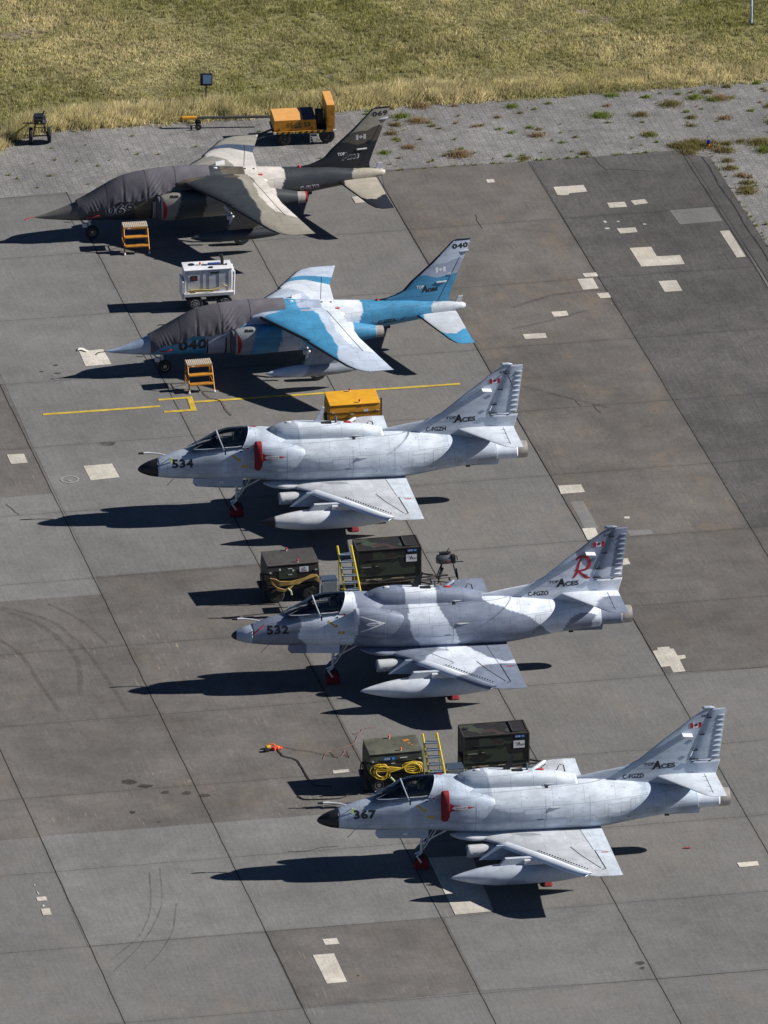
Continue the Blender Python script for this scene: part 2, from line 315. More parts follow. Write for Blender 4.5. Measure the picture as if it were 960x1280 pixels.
TYRE=[(0.151,[(-11.882,-7.611),(-10.87,-8.468),(-9.972,-9.929),(-9.367,-11.742),(-9.217,-14.135)]),(0.126,[(-11.887,-7.427),(-10.378,-8.407),(-9.245,-10.535),(-8.436,-12.942),(-7.781,-15.322)]),(0.126,[(-11.819,-9.929),(-11.175,-11.018),(-10.507,-13.241),(-9.848,-15.322)]),(0.101,[(-10.407,-7.182),(-9.389,-8.407),(-8.489,-10.232)]),(0.03,[(-6.934,-26.839),(-6.85,-29.069),(-7.075,-31.0),(-7.929,-32.914)]),(0.03,[(-6.63,-26.559),(-6.524,-28.791),(-6.733,-30.45),(-7.174,-32.096),(-7.867,-33.728)]),(0.03,[(-6.096,-29.069),(-6.166,-30.725),(-6.426,-32.096),(-6.985,-33.566)]),(0.151,[(4.182,16.798),(5.765,17.963),(7.343,18.376)]),(0.126,[(4.165,14.959),(5.739,15.911),(6.662,16.593)]),(0.126,[(4.124,10.393),(5.658,9.398),(7.185,8.408)])]
SPOT=[(-7.64,-20.467,0.23,0.19),(-7.155,-20.755,0.23,0.13),(-6.547,-21.216,0.13,0.13),(-5.899,-21.274,0.13,0.15),(-5.369,-21.446,0.18,0.13),(-7.505,-22.65,0.09,0.13),(-6.705,-23.335,0.05,0.06),(1.386,44.71,0.03,0.06),(7.459,-33.131,0.13,0.13),(7.521,-33.512,0.08,0.1),(-0.744,-33.999,0.04,0.06),(-8.796,5.462,0.3,0.16),(-10.603,11.928,0.08,0.08),(-11.056,11.393,0.08,0.06),(-10.536,11.259,0.13,0.06)]
# ------------------------------------------------------------------ ground
GTH_L,GTH_C,GX0,GY0,GA,GB=.21261251,.1885998,-16.38849803,4.2258801,5.22878363,5.28194003
eL=np.array([-math.sin(GTH_L),math.cos(GTH_L)]); eC=np.array([math.cos(GTH_C),math.sin(GTH_C)])
GINV=np.linalg.inv(np.array([eC,eL]).T)
def slab_nodes(n,col):
    """slab joints of the apron in the slab grid's own coordinates; returns darkened colour socket"""
    L=n.links.new; tc=nd(n,'ShaderNodeNewGeometry'); sub=nd(n,'ShaderNodeVectorMath',operation='SUBTRACT'); L(tc.outputs['Position'],sub.inputs[0]); sub.inputs[1].default_value=(GX0,GY0,0)
    # slight waviness of the joints
    nz=nd(n,'ShaderNodeTexNoise'); nz.inputs['Scale'].default_value=1.2; nz.inputs['Detail'].default_value=3; L(tc.outputs['Position'],nz.inputs['Vector'])
    outs=[]
    for row,per,wd in ((GINV[0],GA,.017),(GINV[1],GB,.011)):
        d=nd(n,'ShaderNodeVectorMath',operation='DOT_PRODUCT'); L(sub.outputs[0],d.inputs[0]); d.inputs[1].default_value=(row[0],row[1],0)
        w1=nd(n,'ShaderNodeMath',operation='MULTIPLY_ADD'); L(nz.outputs['Fac'],w1.inputs[0]); w1.inputs[1].default_value=.05 if per==GA else .14; L(d.outputs['Value'],w1.inputs[2])
        m=nd(n,'ShaderNodeMath',operation='MULTIPLY'); L(w1.outputs[0],m.inputs[0]); m.inputs[1].default_value=1/per
        f=nd(n,'ShaderNodeMath',operation='FRACT'); L(m.outputs[0],f.inputs[0])
        s=nd(n,'ShaderNodeMath',operation='SUBTRACT'); L(f.outputs[0],s.inputs[0]); s.inputs[1].default_value=.5
        a=nd(n,'ShaderNodeMath',operation='ABSOLUTE'); L(s.outputs[0],a.inputs[0])
        r=nd(n,'ShaderNodeMath',operation='SUBTRACT'); r.inputs[0].default_value=.5; L(a.outputs[0],r.inputs[1])   # 0 at the joint
        k=nd(n,'ShaderNodeMapRange'); L(r.outputs[0],k.inputs[0]); k.inputs[1].default_value=wd/per*.55; k.inputs[2].default_value=wd/per*1.5; k.inputs[3].default_value=.12 if per==GA else .42; k.inputs[4].default_value=1
        # faint darker band either side, where water stands
        k2=nd(n,'ShaderNodeMapRange'); L(r.outputs[0],k2.inputs[0]); k2.inputs[1].default_value=0; k2.inputs[2].default_value=.045; k2.inputs[3].default_value=.90; k2.inputs[4].default_value=1
        mm=nd(n,'ShaderNodeMath',operation='MULTIPLY'); L(k.outputs[0],mm.inputs[0]); L(k2.outputs[0],mm.inputs[1]); outs.append(mm.outputs[0])
    mm=nd(n,'ShaderNodeMath',operation='MULTIPLY'); L(outs[0],mm.inputs[0]); L(outs[1],mm.inputs[1])
    x=nd(n,'ShaderNodeVectorMath',operation='SCALE'); L(col,x.inputs[0]); L(mm.outputs[0],x.inputs['Scale']); return x.outputs[0]
def ground_mat(name,rgb,joints=True,stain=.5,fine=.16,streaks=.5,rust=.35):
    m=bpy.data.materials.new(name); m.use_nodes=True; n=m.node_tree; L=n.links.new; b=n.nodes['Principled BSDF']
    b.inputs['Roughness'].default_value=.9; b.inputs['Specular IOR Level'].default_value=.25
    g=nd(n,'ShaderNodeNewGeometry'); P=g.outputs['Position']
    rot=nd(n,'ShaderNodeMapping'); rot.inputs['Rotation'].default_value=(0,0,-GTH_L); L(P,rot.inputs['Vector'])
    c=nd(n,'ShaderNodeRGB'); c.outputs[0].default_value=(*rgb,1); src=c.outputs[0]
    def N(sc,det,stretch=None,rough=.6):
        t=nd(n,'ShaderNodeTexNoise'); t.inputs['Scale'].default_value=sc; t.inputs['Detail'].default_value=det; t.inputs['Roughness'].default_value=rough
        mp=nd(n,'ShaderNodeMapping'); mp.inputs['Scale'].default_value=stretch or (1,1,1); L(rot.outputs[0],mp.inputs['Vector']); L(mp.outputs[0],t.inputs['Vector']); return t.outputs['Fac']
    def mul(col,f,lo,hi,a,bb):
        mr=nd(n,'ShaderNodeMapRange'); 
        for i,v in zip((1,2,3,4),(a,bb,lo,hi)): mr.inputs[i].default_value=v
        L(f,mr.inputs[0]); x=nd(n,'ShaderNodeVectorMath',operation='SCALE'); L(col,x.inputs[0]); L(mr.outputs[0],x.inputs['Scale']); return x.outputs[0]
    src=mul(src,N(.16,5),1-.22*stain,1+.16*stain,.35,.65)
    src=mul(src,N(.9,5),1-.14*stain,1+.10*stain,.35,.65)
    src=mul(src,N(26,3,None,.8),1-fine,1+fine,.3,.7); src=mul(src,N(9,3,(1,.55,1),.75),1-fine*.6,1+fine*.6,.32,.68); src=mul(src,N(4,4,(4,.14,1),.7),1-fine*.5,1+fine*.45,.35,.65)
    src=mul(src,N(7,4),.95,1.05,.3,.7)
    # brushed streaks across the slab, and rusty worn zones
    f=N(5,3,(3.2,.22,1),.7)
    mr=nd(n,'ShaderNodeMapRange'); L(f,mr.inputs[0]); mr.inputs[1].default_value=.60; mr.inputs[2].default_value=.76
    z=nd(n,'ShaderNodeMapRange'); L(N(.30,3),z.inputs[0]); z.inputs[1].default_value=.50; z.inputs[2].default_value=.66
    pr=nd(n,'ShaderNodeMath',operation='MULTIPLY'); L(mr.outputs[0],pr.inputs[0]); L(z.outputs[0],pr.inputs[1])
    pk=nd(n,'ShaderNodeMath',operation='MULTIPLY'); L(pr.outputs[0],pk.inputs[0]); pk.inputs[1].default_value=streaks
    mx=nd(n,'ShaderNodeMix',data_type='RGBA'); L(pk.outputs[0],mx.inputs[0]); L(src,mx.inputs[6]); mx.inputs[7].default_value=(.40,.33,.24,1); src=mx.outputs[2]
    z2=nd(n,'ShaderNodeMapRange'); L(N(.55,6,(1,.6,1),.75),z2.inputs[0]); z2.inputs[1].default_value=.54; z2.inputs[2].default_value=.70; z2.inputs[4].default_value=rust
    mx=nd(n,'ShaderNodeMix',data_type='RGBA'); L(z2.outputs[0],mx.inputs[0]); L(src,mx.inputs[6]); mx.inputs[7].default_value=(rgb[0]*1.45,rgb[1]*1.2,rgb[2]*.95,1); src=mx.outputs[2]
    if joints: src=slab_nodes(n,src)
    L(src,b.inputs['Base Color']); bp=nd(n,'ShaderNodeBump'); bp.inputs['Strength'].default_value=.25; bp.inputs['Distance'].default_value=.01; L(N(30,4),bp.inputs['Height']); L(bp.outputs[0],b.inputs['Normal'])
    return m
def sheet(name,poly,z,m,kind='structure'):
    o=mk(name,[(x,y,z) for x,y in poly],[list(range(len(poly)))],m,None,False)
    if o.data.polygons[0].normal.z<0: o.data.flip_normals()
    return tag(o,kind=kind)
def multi(name,polys,z,m,kind='structure'):
    V=[];F=[]
    for p in polys:
        a=sum(p[i][0]*p[(i+1)%len(p)][1]-p[(i+1)%len(p)][0]*p[i][1] for i in range(len(p)))
        if a<0: p=p[::-1]
        k=len(V); V+=[(x,y,z) for x,y in p]; F.append([k+i for i in range(len(p))])
    return tag(mk(name,V,F,m,None,False),kind=kind)

M_SOIL=ground_mat('meadow_soil',(.20,.185,.085),False,1.2,.35,0,.4)
sheet('grassland',[(-3000,-1500),(3000,-1500),(3000,5000),(-3000,5000)],-.012,M_SOIL)
A0=np.array([10.15,30.67])                      # back right corner of the apron
def gp(a,b): q=A0+a*eC+b*eL; return (float(q[0]),float(q[1]))
# block paving strip round the apron
def paver_mat():
    m=bpy.data.materials.new('block_paving'); m.use_nodes=True; n=m.node_tree; L=n.links.new; b=n.nodes['Principled BSDF']; b.inputs['Roughness'].default_value=.92; b.inputs['Specular IOR Level'].default_value=.25
    g=nd(n,'ShaderNodeNewGeometry'); rot=nd(n,'ShaderNodeMapping'); rot.inputs['Rotation'].default_value=(0,0,-GTH_L+math.pi/2); L(g.outputs['Position'],rot.inputs['Vector'])
    nz=nd(n,'ShaderNodeTexNoise'); nz.inputs['Scale'].default_value=2.2; L(rot.outputs[0],nz.inputs['Vector'])
    ad=nd(n,'ShaderNodeVectorMath',operation='MULTIPLY_ADD'); L(nz.outputs['Color'],ad.inputs[0]); ad.inputs[1].default_value=(.05,.05,0); L(rot.outputs[0],ad.inputs[2])
    br=nd(n,'ShaderNodeTexBrick'); L(ad.outputs[0],br.inputs['Vector']); br.inputs['Scale'].default_value=1; br.inputs['Brick Width'].default_value=.24; br.inputs['Row Height'].default_value=.24; br.inputs['Mortar Size'].default_value=.012; br.inputs['Mortar Smooth'].default_value=.3
    br.inputs['Color1'].default_value=(.205,.200,.197,1); br.inputs['Color2'].default_value=(.168,.164,.161,1); br.inputs['Mortar'].default_value=(.13,.125,.112,1); br.inputs['Bias'].default_value=-.1
    src=br.outputs['Color']
    def N(sc,det,src_=None):
        t=nd(n,'ShaderNodeTexNoise'); t.inputs['Scale'].default_value=sc; t.inputs['Detail'].default_value=det; t.inputs['Roughness'].default_value=.7; L(rot.outputs[0],t.inputs['Vector']); return t.outputs['Fac']
    for sc,lo,hi in ((.35,.78,1.16),(1.8,.86,1.12),(20,.60,1.42)):
        mr=nd(n,'ShaderNodeMapRange'); 
        for i,v in zip((1,2,3,4),(.35,.65,lo,hi)): mr.inputs[i].default_value=v
        L(N(sc,4),mr.inputs[0]); x=nd(n,'ShaderNodeVectorMath',operation='SCALE'); L(src,x.inputs[0]); L(mr.outputs[0],x.inputs['Scale']); src=x.outputs[0]
    L(src,b.inputs['Base Color']); bp=nd(n,'ShaderNodeBump'); bp.inputs['Strength'].default_value=.6; bp.inputs['Distance'].default_value=.02; L(N(11,4),bp.inputs['Height']); L(bp.outputs[0],b.inputs['Normal'])
    return m
# paving outline: far edge is the ragged border of the meadow
edge=[(-70,-20),(-16,24.5),(-12.9,30.7),(-12.2,31.9),(-11.35,32.45),(-9,32.85),(-6.5,33.30),(-3,34.0),(0,34.69),(4.35,35.43),(10.36,36.62),(13.10,37.14),(22,39.2),(60,47),(140,60),(170,-150),(-160,-150),(-160,-20)]
rag=[]
for (x1,y1),(x2,y2) in zip(edge[:13],edge[1:14]):
    nseg=max(1,int(math.hypot(x2-x1,y2-y1)/.35)) if abs(x1)<25 else 1
    for k in range(nseg):
        t=k/nseg; j=.0 if nseg==1 else .16
        rag.append((x1+(x2-x1)*t+random.uniform(-j,j),y1+(y2-y1)*t+random.uniform(-j,j)*1.3))
rag+=edge[14:]
sheet('block_paving',rag,-.004,paver_mat())
M_APRON=ground_mat('apron_concrete',(.152,.148,.142))
apron=[gp(0,0),gp(-160,0),gp(-160,-150),gp(0,-150)]
sheet('apron',apron,.004,M_APRON)
TONES={'brown':((0.125,0.117,0.109),1.1,.9,.35),'light':((0.171,0.169,0.164),.7,.25,.1),'light2':((0.155,0.153,0.150),.7,.25,.1),'dark':((0.092,0.088,0.084),1.1,.3,.2),'tan':((0.122,0.113,0.103),1,.5,.8),'mid':((0.111,0.104,0.097),1,.3,.35)}
TM={k:ground_mat('apron_'+k,v[0],True,v[1],.16 if k!='dark' else .26,v[2],v[3]) for k,v in TONES.items()}
for i,(k,p) in enumerate(TONE): sheet('apron_slab',p,.008+.0004*i,TM[k])
M_PATCH=ground_mat('repair_concrete',(.47,.44,.385),False,1.3,.16,.2,.35)
M_PGREY=ground_mat('repair_grey',(.175,.172,.166),False,.8,.12,.2,.1)
multi('repair_patch',WHITE,.0165,M_PATCH); multi('grey_repair_patch',GREY,.0150,M_PGREY)
M_LINE=mat('yellow_line_paint',(.52,.37,.045),.7,0,.3,3)
multi('painted_line',YELLOW,.0180,M_LINE)
M_CRACK=mat('crack_tar',(.045,.042,.038),.9,0,.2)
def strip(pts,wd,jit=0.):
    P=[]
    pts=[Vector(p[:2]) for p in pts]; Q=[]
    for a,b in zip(pts[:-1],pts[1:]):
        k=max(1,int((b-a).length/.25)); Q+=[a+(b-a)*i/k+Vector((random.uniform(-jit,jit),random.uniform(-jit,jit)))*(1 if i else .2) for i in range(k)]
    Q.append(pts[-1]); l=[];r=[]
    for i,q in enumerate(Q):
        d=(Q[min(i+1,len(Q)-1)]-Q[max(i-1,0)]).normalized(); n_=Vector((-d.y,d.x))*wd/2; l.append(tuple(q+n_)); r.append(tuple(q-n_))
    return [[l[i],l[i+1],r[i+1],r[i]] for i in range(len(l)-1)]
multi('pavement_crack',[q for c in CRACKS for q in strip(c,.022,.03)],.0190,M_CRACK)
def smooth_path(p):
    t=np.linspace(0,len(p)-1,20); return list(zip(curve(range(len(p)),[a[0] for a in p],t),curve(range(len(p)),[a[1] for a in p],t)))
# tyre marks: thin rubber film, semi-transparent over the slab
def film(name,rgb,fac):
    m=bpy.data.materials.new(name); m.use_nodes=True; n=m.node_tree; b=n.nodes['Principled BSDF']; b.inputs['Base Color'].default_value=(*rgb,1); b.inputs['Roughness'].default_value=.85
    g=nd(n,'ShaderNodeNewGeometry'); t=nd(n,'ShaderNodeTexNoise'); t.inputs['Scale'].default_value=3; t.inputs['Detail'].default_value=4; n.links.new(g.outputs['Position'],t.inputs['Vector'])
    mr=nd(n,'ShaderNodeMapRange'); mr.inputs[1].default_value=.35; mr.inputs[2].default_value=.65; mr.inputs[3].default_value=fac*.4; mr.inputs[4].default_value=fac*1.3; n.links.new(t.outputs['Fac'],mr.inputs[0]); n.links.new(mr.outputs[0],b.inputs['Alpha']); return m
M_FILM=film('tyre_rubber_film',(.05,.047,.045),.20); M_FILM2=film('thin_tyre_film',(.04,.038,.036),.28)
for i,(wd,p) in enumerate(TYRE):
    multi('tyre_mark',strip(smooth_path(p),max(wd,.035)*1.15),.0196+.0003*i,M_FILM if wd>.06 else M_FILM2)
M_OIL=film('oil_stain',(.03,.026,.022),.6)
sp=[]
for x,y,a,b in SPOT:
    sp.append([(x+a*math.cos(t)*random.uniform(.75,1.2),y+b*math.sin(t)*random.uniform(.75,1.2)) for t in np.linspace(0,2*math.pi,14,endpoint=False)])
multi('oil_stain',sp,.0225,M_OIL)
# round inset cover beside the left seam
ring=[(-10.04+.42*math.cos(t)-.0,1.03+.42*math.sin(t)) for t in np.linspace(0,2*math.pi,28,endpoint=False)]
M_RING=ground_mat('cover_concrete',(.26,.255,.245),False,.4,.1,0,0)
def annulus(cx,cy,r0,r1,n=32):
    a=np.linspace(0,2*math.pi,n+1); return [[(cx+r1*math.cos(p),cy+r1*math.sin(p)),(cx+r1*math.cos(q),cy+r1*math.sin(q)),(cx+r0*math.cos(q),cy+r0*math.sin(q)),(cx+r0*math.cos(p),cy+r0*math.sin(p))] for p,q in zip(a[:-1],a[1:])]
multi('pavement_fitting',annulus(-9.95,2.57,.24,.30)+[[(-10.07,2.52),(-9.83,2.52),(-9.95,2.40)]],.0185,M_RING)
# drain strip along the right edge of the apron
M_GUT=ground_mat('gutter_asphalt',(.082,.078,.075),False,.8,.2,0,.1)
sheet('drain_strip',[gp(-.03,-.35),gp(.66,-.8),gp(.66,-60),gp(-.03,-60)],.0135,M_GUT)
multi('edge_joint',[[gp(-.05,-.3),gp(-.02,-.3),gp(-.02,-60),gp(-.05,-60)]],.0145,M_CRACK)
multi('drain_slot',[ [gp(.36+.03*math.sin(b*1.7),-.7-b),gp(.41+.03*math.sin(b*1.7)+.02*math.sin(b*7),-.7-b),gp(.41+.03*math.sin((b+.5)*1.7)+.02*math.sin((b+.5)*7),-1.2-b),gp(.36+.03*math.sin((b+.5)*1.7),-1.2-b)] for b in np.arange(0,40,.5)],.0155,M_DARK)

# ------------------------------------------------------------------ grass
def grass_mat(name,rough=.85):
    m=bpy.data.materials.new(name); m.use_nodes=True; n=m.node_tree; b=n.nodes['Principled BSDF']; a=nd(n,'ShaderNodeAttribute',attribute_name='Col'); n.links.new(a.outputs['Color'],b.inputs['Base Color']); b.inputs['Roughness'].default_value=rough; b.inputs['Specular IOR Level'].default_value=.2; t=nd(n,'ShaderNodeBsdfTranslucent'); n.links.new(a.outputs['Color'],t.inputs[0]); mx=nd(n,'ShaderNodeMixShader'); mx.inputs[0].default_value=.45; n.links.new(b.outputs[0],mx.inputs[1]); n.links.new(t.outputs[0],mx.inputs[2]); n.links.new(mx.outputs[0],n.nodes['Material Output'].inputs[0])
    return m
M_GRASS=grass_mat('grass_blades')
def blades(name,X,Y,H,W,C,lean,label,cat,z0=0.):
    """one triangle per blade, all of them in one mesh"""
    n=len(X); a=rng.uniform(0,2*np.pi,n); dx,dy=np.cos(a)*W/2,np.sin(a)*W/2
    lx=rng.normal(lean[0],.35,n)*H; ly=rng.normal(lean[1],.35,n)*H
    V=np.zeros((n,3,3)); V[:,0]=np.stack([X-dx,Y-dy,np.full(n,z0)],1); V[:,1]=np.stack([X+dx,Y+dy,np.full(n,z0)],1); V[:,2]=np.stack([X+lx,Y+ly,z0+H],1)
    me=bpy.data.meshes.new(name); me.vertices.add(3*n); me.vertices.foreach_set('co',V.ravel()); me.loops.add(3*n); me.loops.foreach_set('vertex_index',np.arange(3*n)); me.polygons.add(n); me.polygons.foreach_set('loop_start',np.arange(0,3*n,3)); me.polygons.foreach_set('loop_total',np.full(n,3)); me.update()
    at=me.color_attributes.new('Col','FLOAT_COLOR','POINT'); c=np.ones((n,3,4)); c[:,:,:3]=C[:,None,:]; at.data.foreach_set('color',c.ravel()); me.materials.append(M_GRASS)
    o=bpy.data.objects.new(name,me); COL.objects.link(o); return tag(o,label,cat,kind='stuff')
def vn(x,y,s,seed=0):
    """smooth value noise on a grid"""
    r=np.random.default_rng(seed); G=r.random((256,256)); u,v=x/s+100.3,y/s+100.7; i,j=np.floor(u).astype(int),np.floor(v).astype(int); f,g=u-i,v-j; f=f*f*(3-2*f); g=g*g*(3-2*g)
    q=lambda a,b:G[a%256,b%256]; return (q(i,j)*(1-f)+q(i+1,j)*f)*(1-g)+(q(i,j+1)*(1-f)+q(i+1,j+1)*f)*g
ex=np.array([p[0] for p in edge[1:14]]); ey=np.array([p[1] for p in edge[1:14]])
def meadow(nt,nb,d0,d1,h0,h1,wd,tall,name,label,cat,spread):
    X=rng.uniform(-22,22,nt); D=rng.uniform(d0,d1,nt); Y=np.interp(X,ex,ey)+D+rng.normal(0,.1,nt)
    big=vn(X,Y,2.6,1)*.55+vn(X,Y,.9,2)*.3+vn(X,Y,6,5)*.35; dry=vn(X,Y*.8,3.4,3)*.7+vn(X,Y,.8,4)*.45
    keep=(vn(X,Y,.55,8)+vn(X,Y,2.0,12)*.6>(.50 if not tall else .55))|(rng.random(nt)<.45); X,Y,D,big,dry=[q[keep] for q in (X,Y,D,big,dry)]
    hh=h0+(h1-h0)*np.clip(big,0,1)*rng.uniform(.6,1.2,len(X))
    if tall: hh*=np.clip((D+.25)/.5,.3,1)*np.clip((d1-D)/.8,.35,1)*np.interp(X,[-19,2,6,19],[1,.9,.45,.4])
    k=nb; XX=np.repeat(X,k)+rng.normal(0,spread,len(X)*k); YY=np.repeat(Y,k)+rng.normal(0,spread,len(X)*k); HH=np.repeat(hh,k)*rng.uniform(.5,1.25,len(X)*k)
    t=np.clip(np.repeat(dry,k)+rng.normal(0,.20,len(XX))-(.24 if not tall else -.12),0,1)[:,None]; gcol=np.array([.265,.262,.085]); dcol=np.array([.82,.70,.43]); gd=np.array([.12,.14,.035])
    C=(gcol*(1-t)+dcol*t)*1.06; q=(vn(XX,YY,.6,6)[:,None]); C=C*(.68+.52*q)
    s=rng.random(len(XX))<.12; C[s]=gd*rng.uniform(.7,1.3,(s.sum(),1)); C*=rng.uniform(.75,1.25,(len(XX),1))
    return blades(name,XX,YY,HH,np.full(len(XX),wd)*rng.uniform(.7,1.3,len(XX)),C,(.25,-.05) if tall else (.12,0),label,cat)
meadow(80000,9,-.05,23,.04,.15,.026,False,'meadow_grass','olive and straw coloured meadow grass beyond the paving','grass',.06)
meadow(11000,14,-.1,2.1,.22,.50,.022,True,'dry_grass','tall dry straw coloured grass along the edge of the paving','grass',.07)
# weeds in the paving joints
wx=[];wy=[];wr=[];wc=[]
def weed(x,y,r,c): wx.append(x);wy.append(y);wr.append(r);wc.append(c)
for u in range(330):
    a=random.uniform(-10,4.5); b=random.uniform(-9,6)
    x,y=gp(a,b)
    if b<.15 and a<1.05: continue
    if y>np.interp(x,ex,ey)-.1: continue
    weed(x,y,random.choice((.05,.08,.12,.2,.3))*random.uniform(.7,1.3),random.random())
for u in range(70):
    x=random.uniform(-13,3); y=random.uniform(27,34.5)
    if y>np.interp(x,ex,ey)-.05 or y<np.interp(x,[-13,10],[26.5,30.8]): continue
    weed(x,y,random.uniform(.03,.10),random.random())
for a,b,r in ((.1,.25,.36),(.35,.1,.3),(.7,.35,.3),(.05,-.25,.3),(-.2,.45,.3),(.45,.6,.35),(.95,.1,.25),(1.0,.5,.25),(1.5,.3,.25),(1.3,-.3,.3),(1.15,-4.1,.3),(1.35,-3.3,.26),(1.2,-3.8,.28),(1.1,-1.9,.25),(1.15,-1.2,.22),(2.6,.2,.4),(2.7,-.6,.25)): 
    weed(*gp(a,b),r,.5)
for u in range(90): weed(*gp(random.uniform(-18,0),random.uniform(-.02,.09)),random.uniform(.03,.09),random.random()*.6)
for u in range(60): weed(*gp(.68+random.uniform(-.05,.1),random.uniform(-14,0)),random.uniform(.03,.07),random.random())
wx,wy,wr,wc=map(np.array,(wx,wy,wr,wc)); cnt=np.maximum(8,(wr*wr*5200).astype(int)); idx=np.repeat(np.arange(len(wx)),cnt); ang=rng.uniform(0,2*np.pi,len(idx)); rad=np.abs(rng.normal(0,.5,len(idx)))*wr[idx]
X=wx[idx]+rad*np.cos(ang)*1.35; Y=wy[idx]+rad*np.sin(ang); C=np.where(wc[idx][:,None]<.45,np.array([.20,.25,.05]),np.where(wc[idx][:,None]<.8,np.array([.23,.20,.08]),np.array([.32,.23,.13])))*rng.uniform(.6,1.35,(len(idx),1))
blades('paving_weeds',X,Y,rng.uniform(.03,.10,len(idx))*(.7+wr[idx]*3),np.full(len(idx),.022),C,(.1,0),'low green and brown weeds growing in the paving joints','weeds')
# bare earth scars in the meadow
M_EARTH=mat('bare_earth',(.20,.165,.125),.95,0,.3,6)
ea=[]
for x,y,r in ((-13,41.2,.5),(-12.1,41.7,.35),(-11.8,43,.3),(-11.3,42.3,.25),(7.6,42.8,.4),(6.9,43.6,.3),(5.9,41.6,.35),(-1.7,37.5,.3),(-1.2,36.6,.35),(4.2,41.0,.2),(8.1,41.6,.35),(-2.9,38.2,.25)):
    ea.append([(x+r*1.3*math.cos(t)*random.uniform(.6,1.2),y+r*.8*math.sin(t)*random.uniform(.6,1.2)) for t in np.linspace(0,2*math.pi,16,endpoint=False)])
multi('bare_earth',ea,.012,M_EARTH)
# ------------------------------------------------------------------ delta winged attack jets (nose towards -x of their own frame)
OX=6.0
PNL=(.95,.42,.007,.62)
M_JET=mat('jet_grey_paint',rough=.42,noise=.05,scale=5,attr=True,panel=PNL,plane='xz',grime=.20,coat=.05)
M_JETW=mat('jet_wing_paint',rough=.45,noise=.05,scale=5,attr=True,panel=(.8,.55,.007,.66),plane='xy',grime=.18,coat=.05)
M_JETP=mat('jet_plain_paint',rough=.45,noise=.06,scale=6,attr=True,grime=.16)
M_RADOME=mat('black_radome',(.010,.011,.016),.5,0,.15,7)
def const(rgb): return lambda x,y,z: np.tile(np.array(rgb,float),(len(x),1))

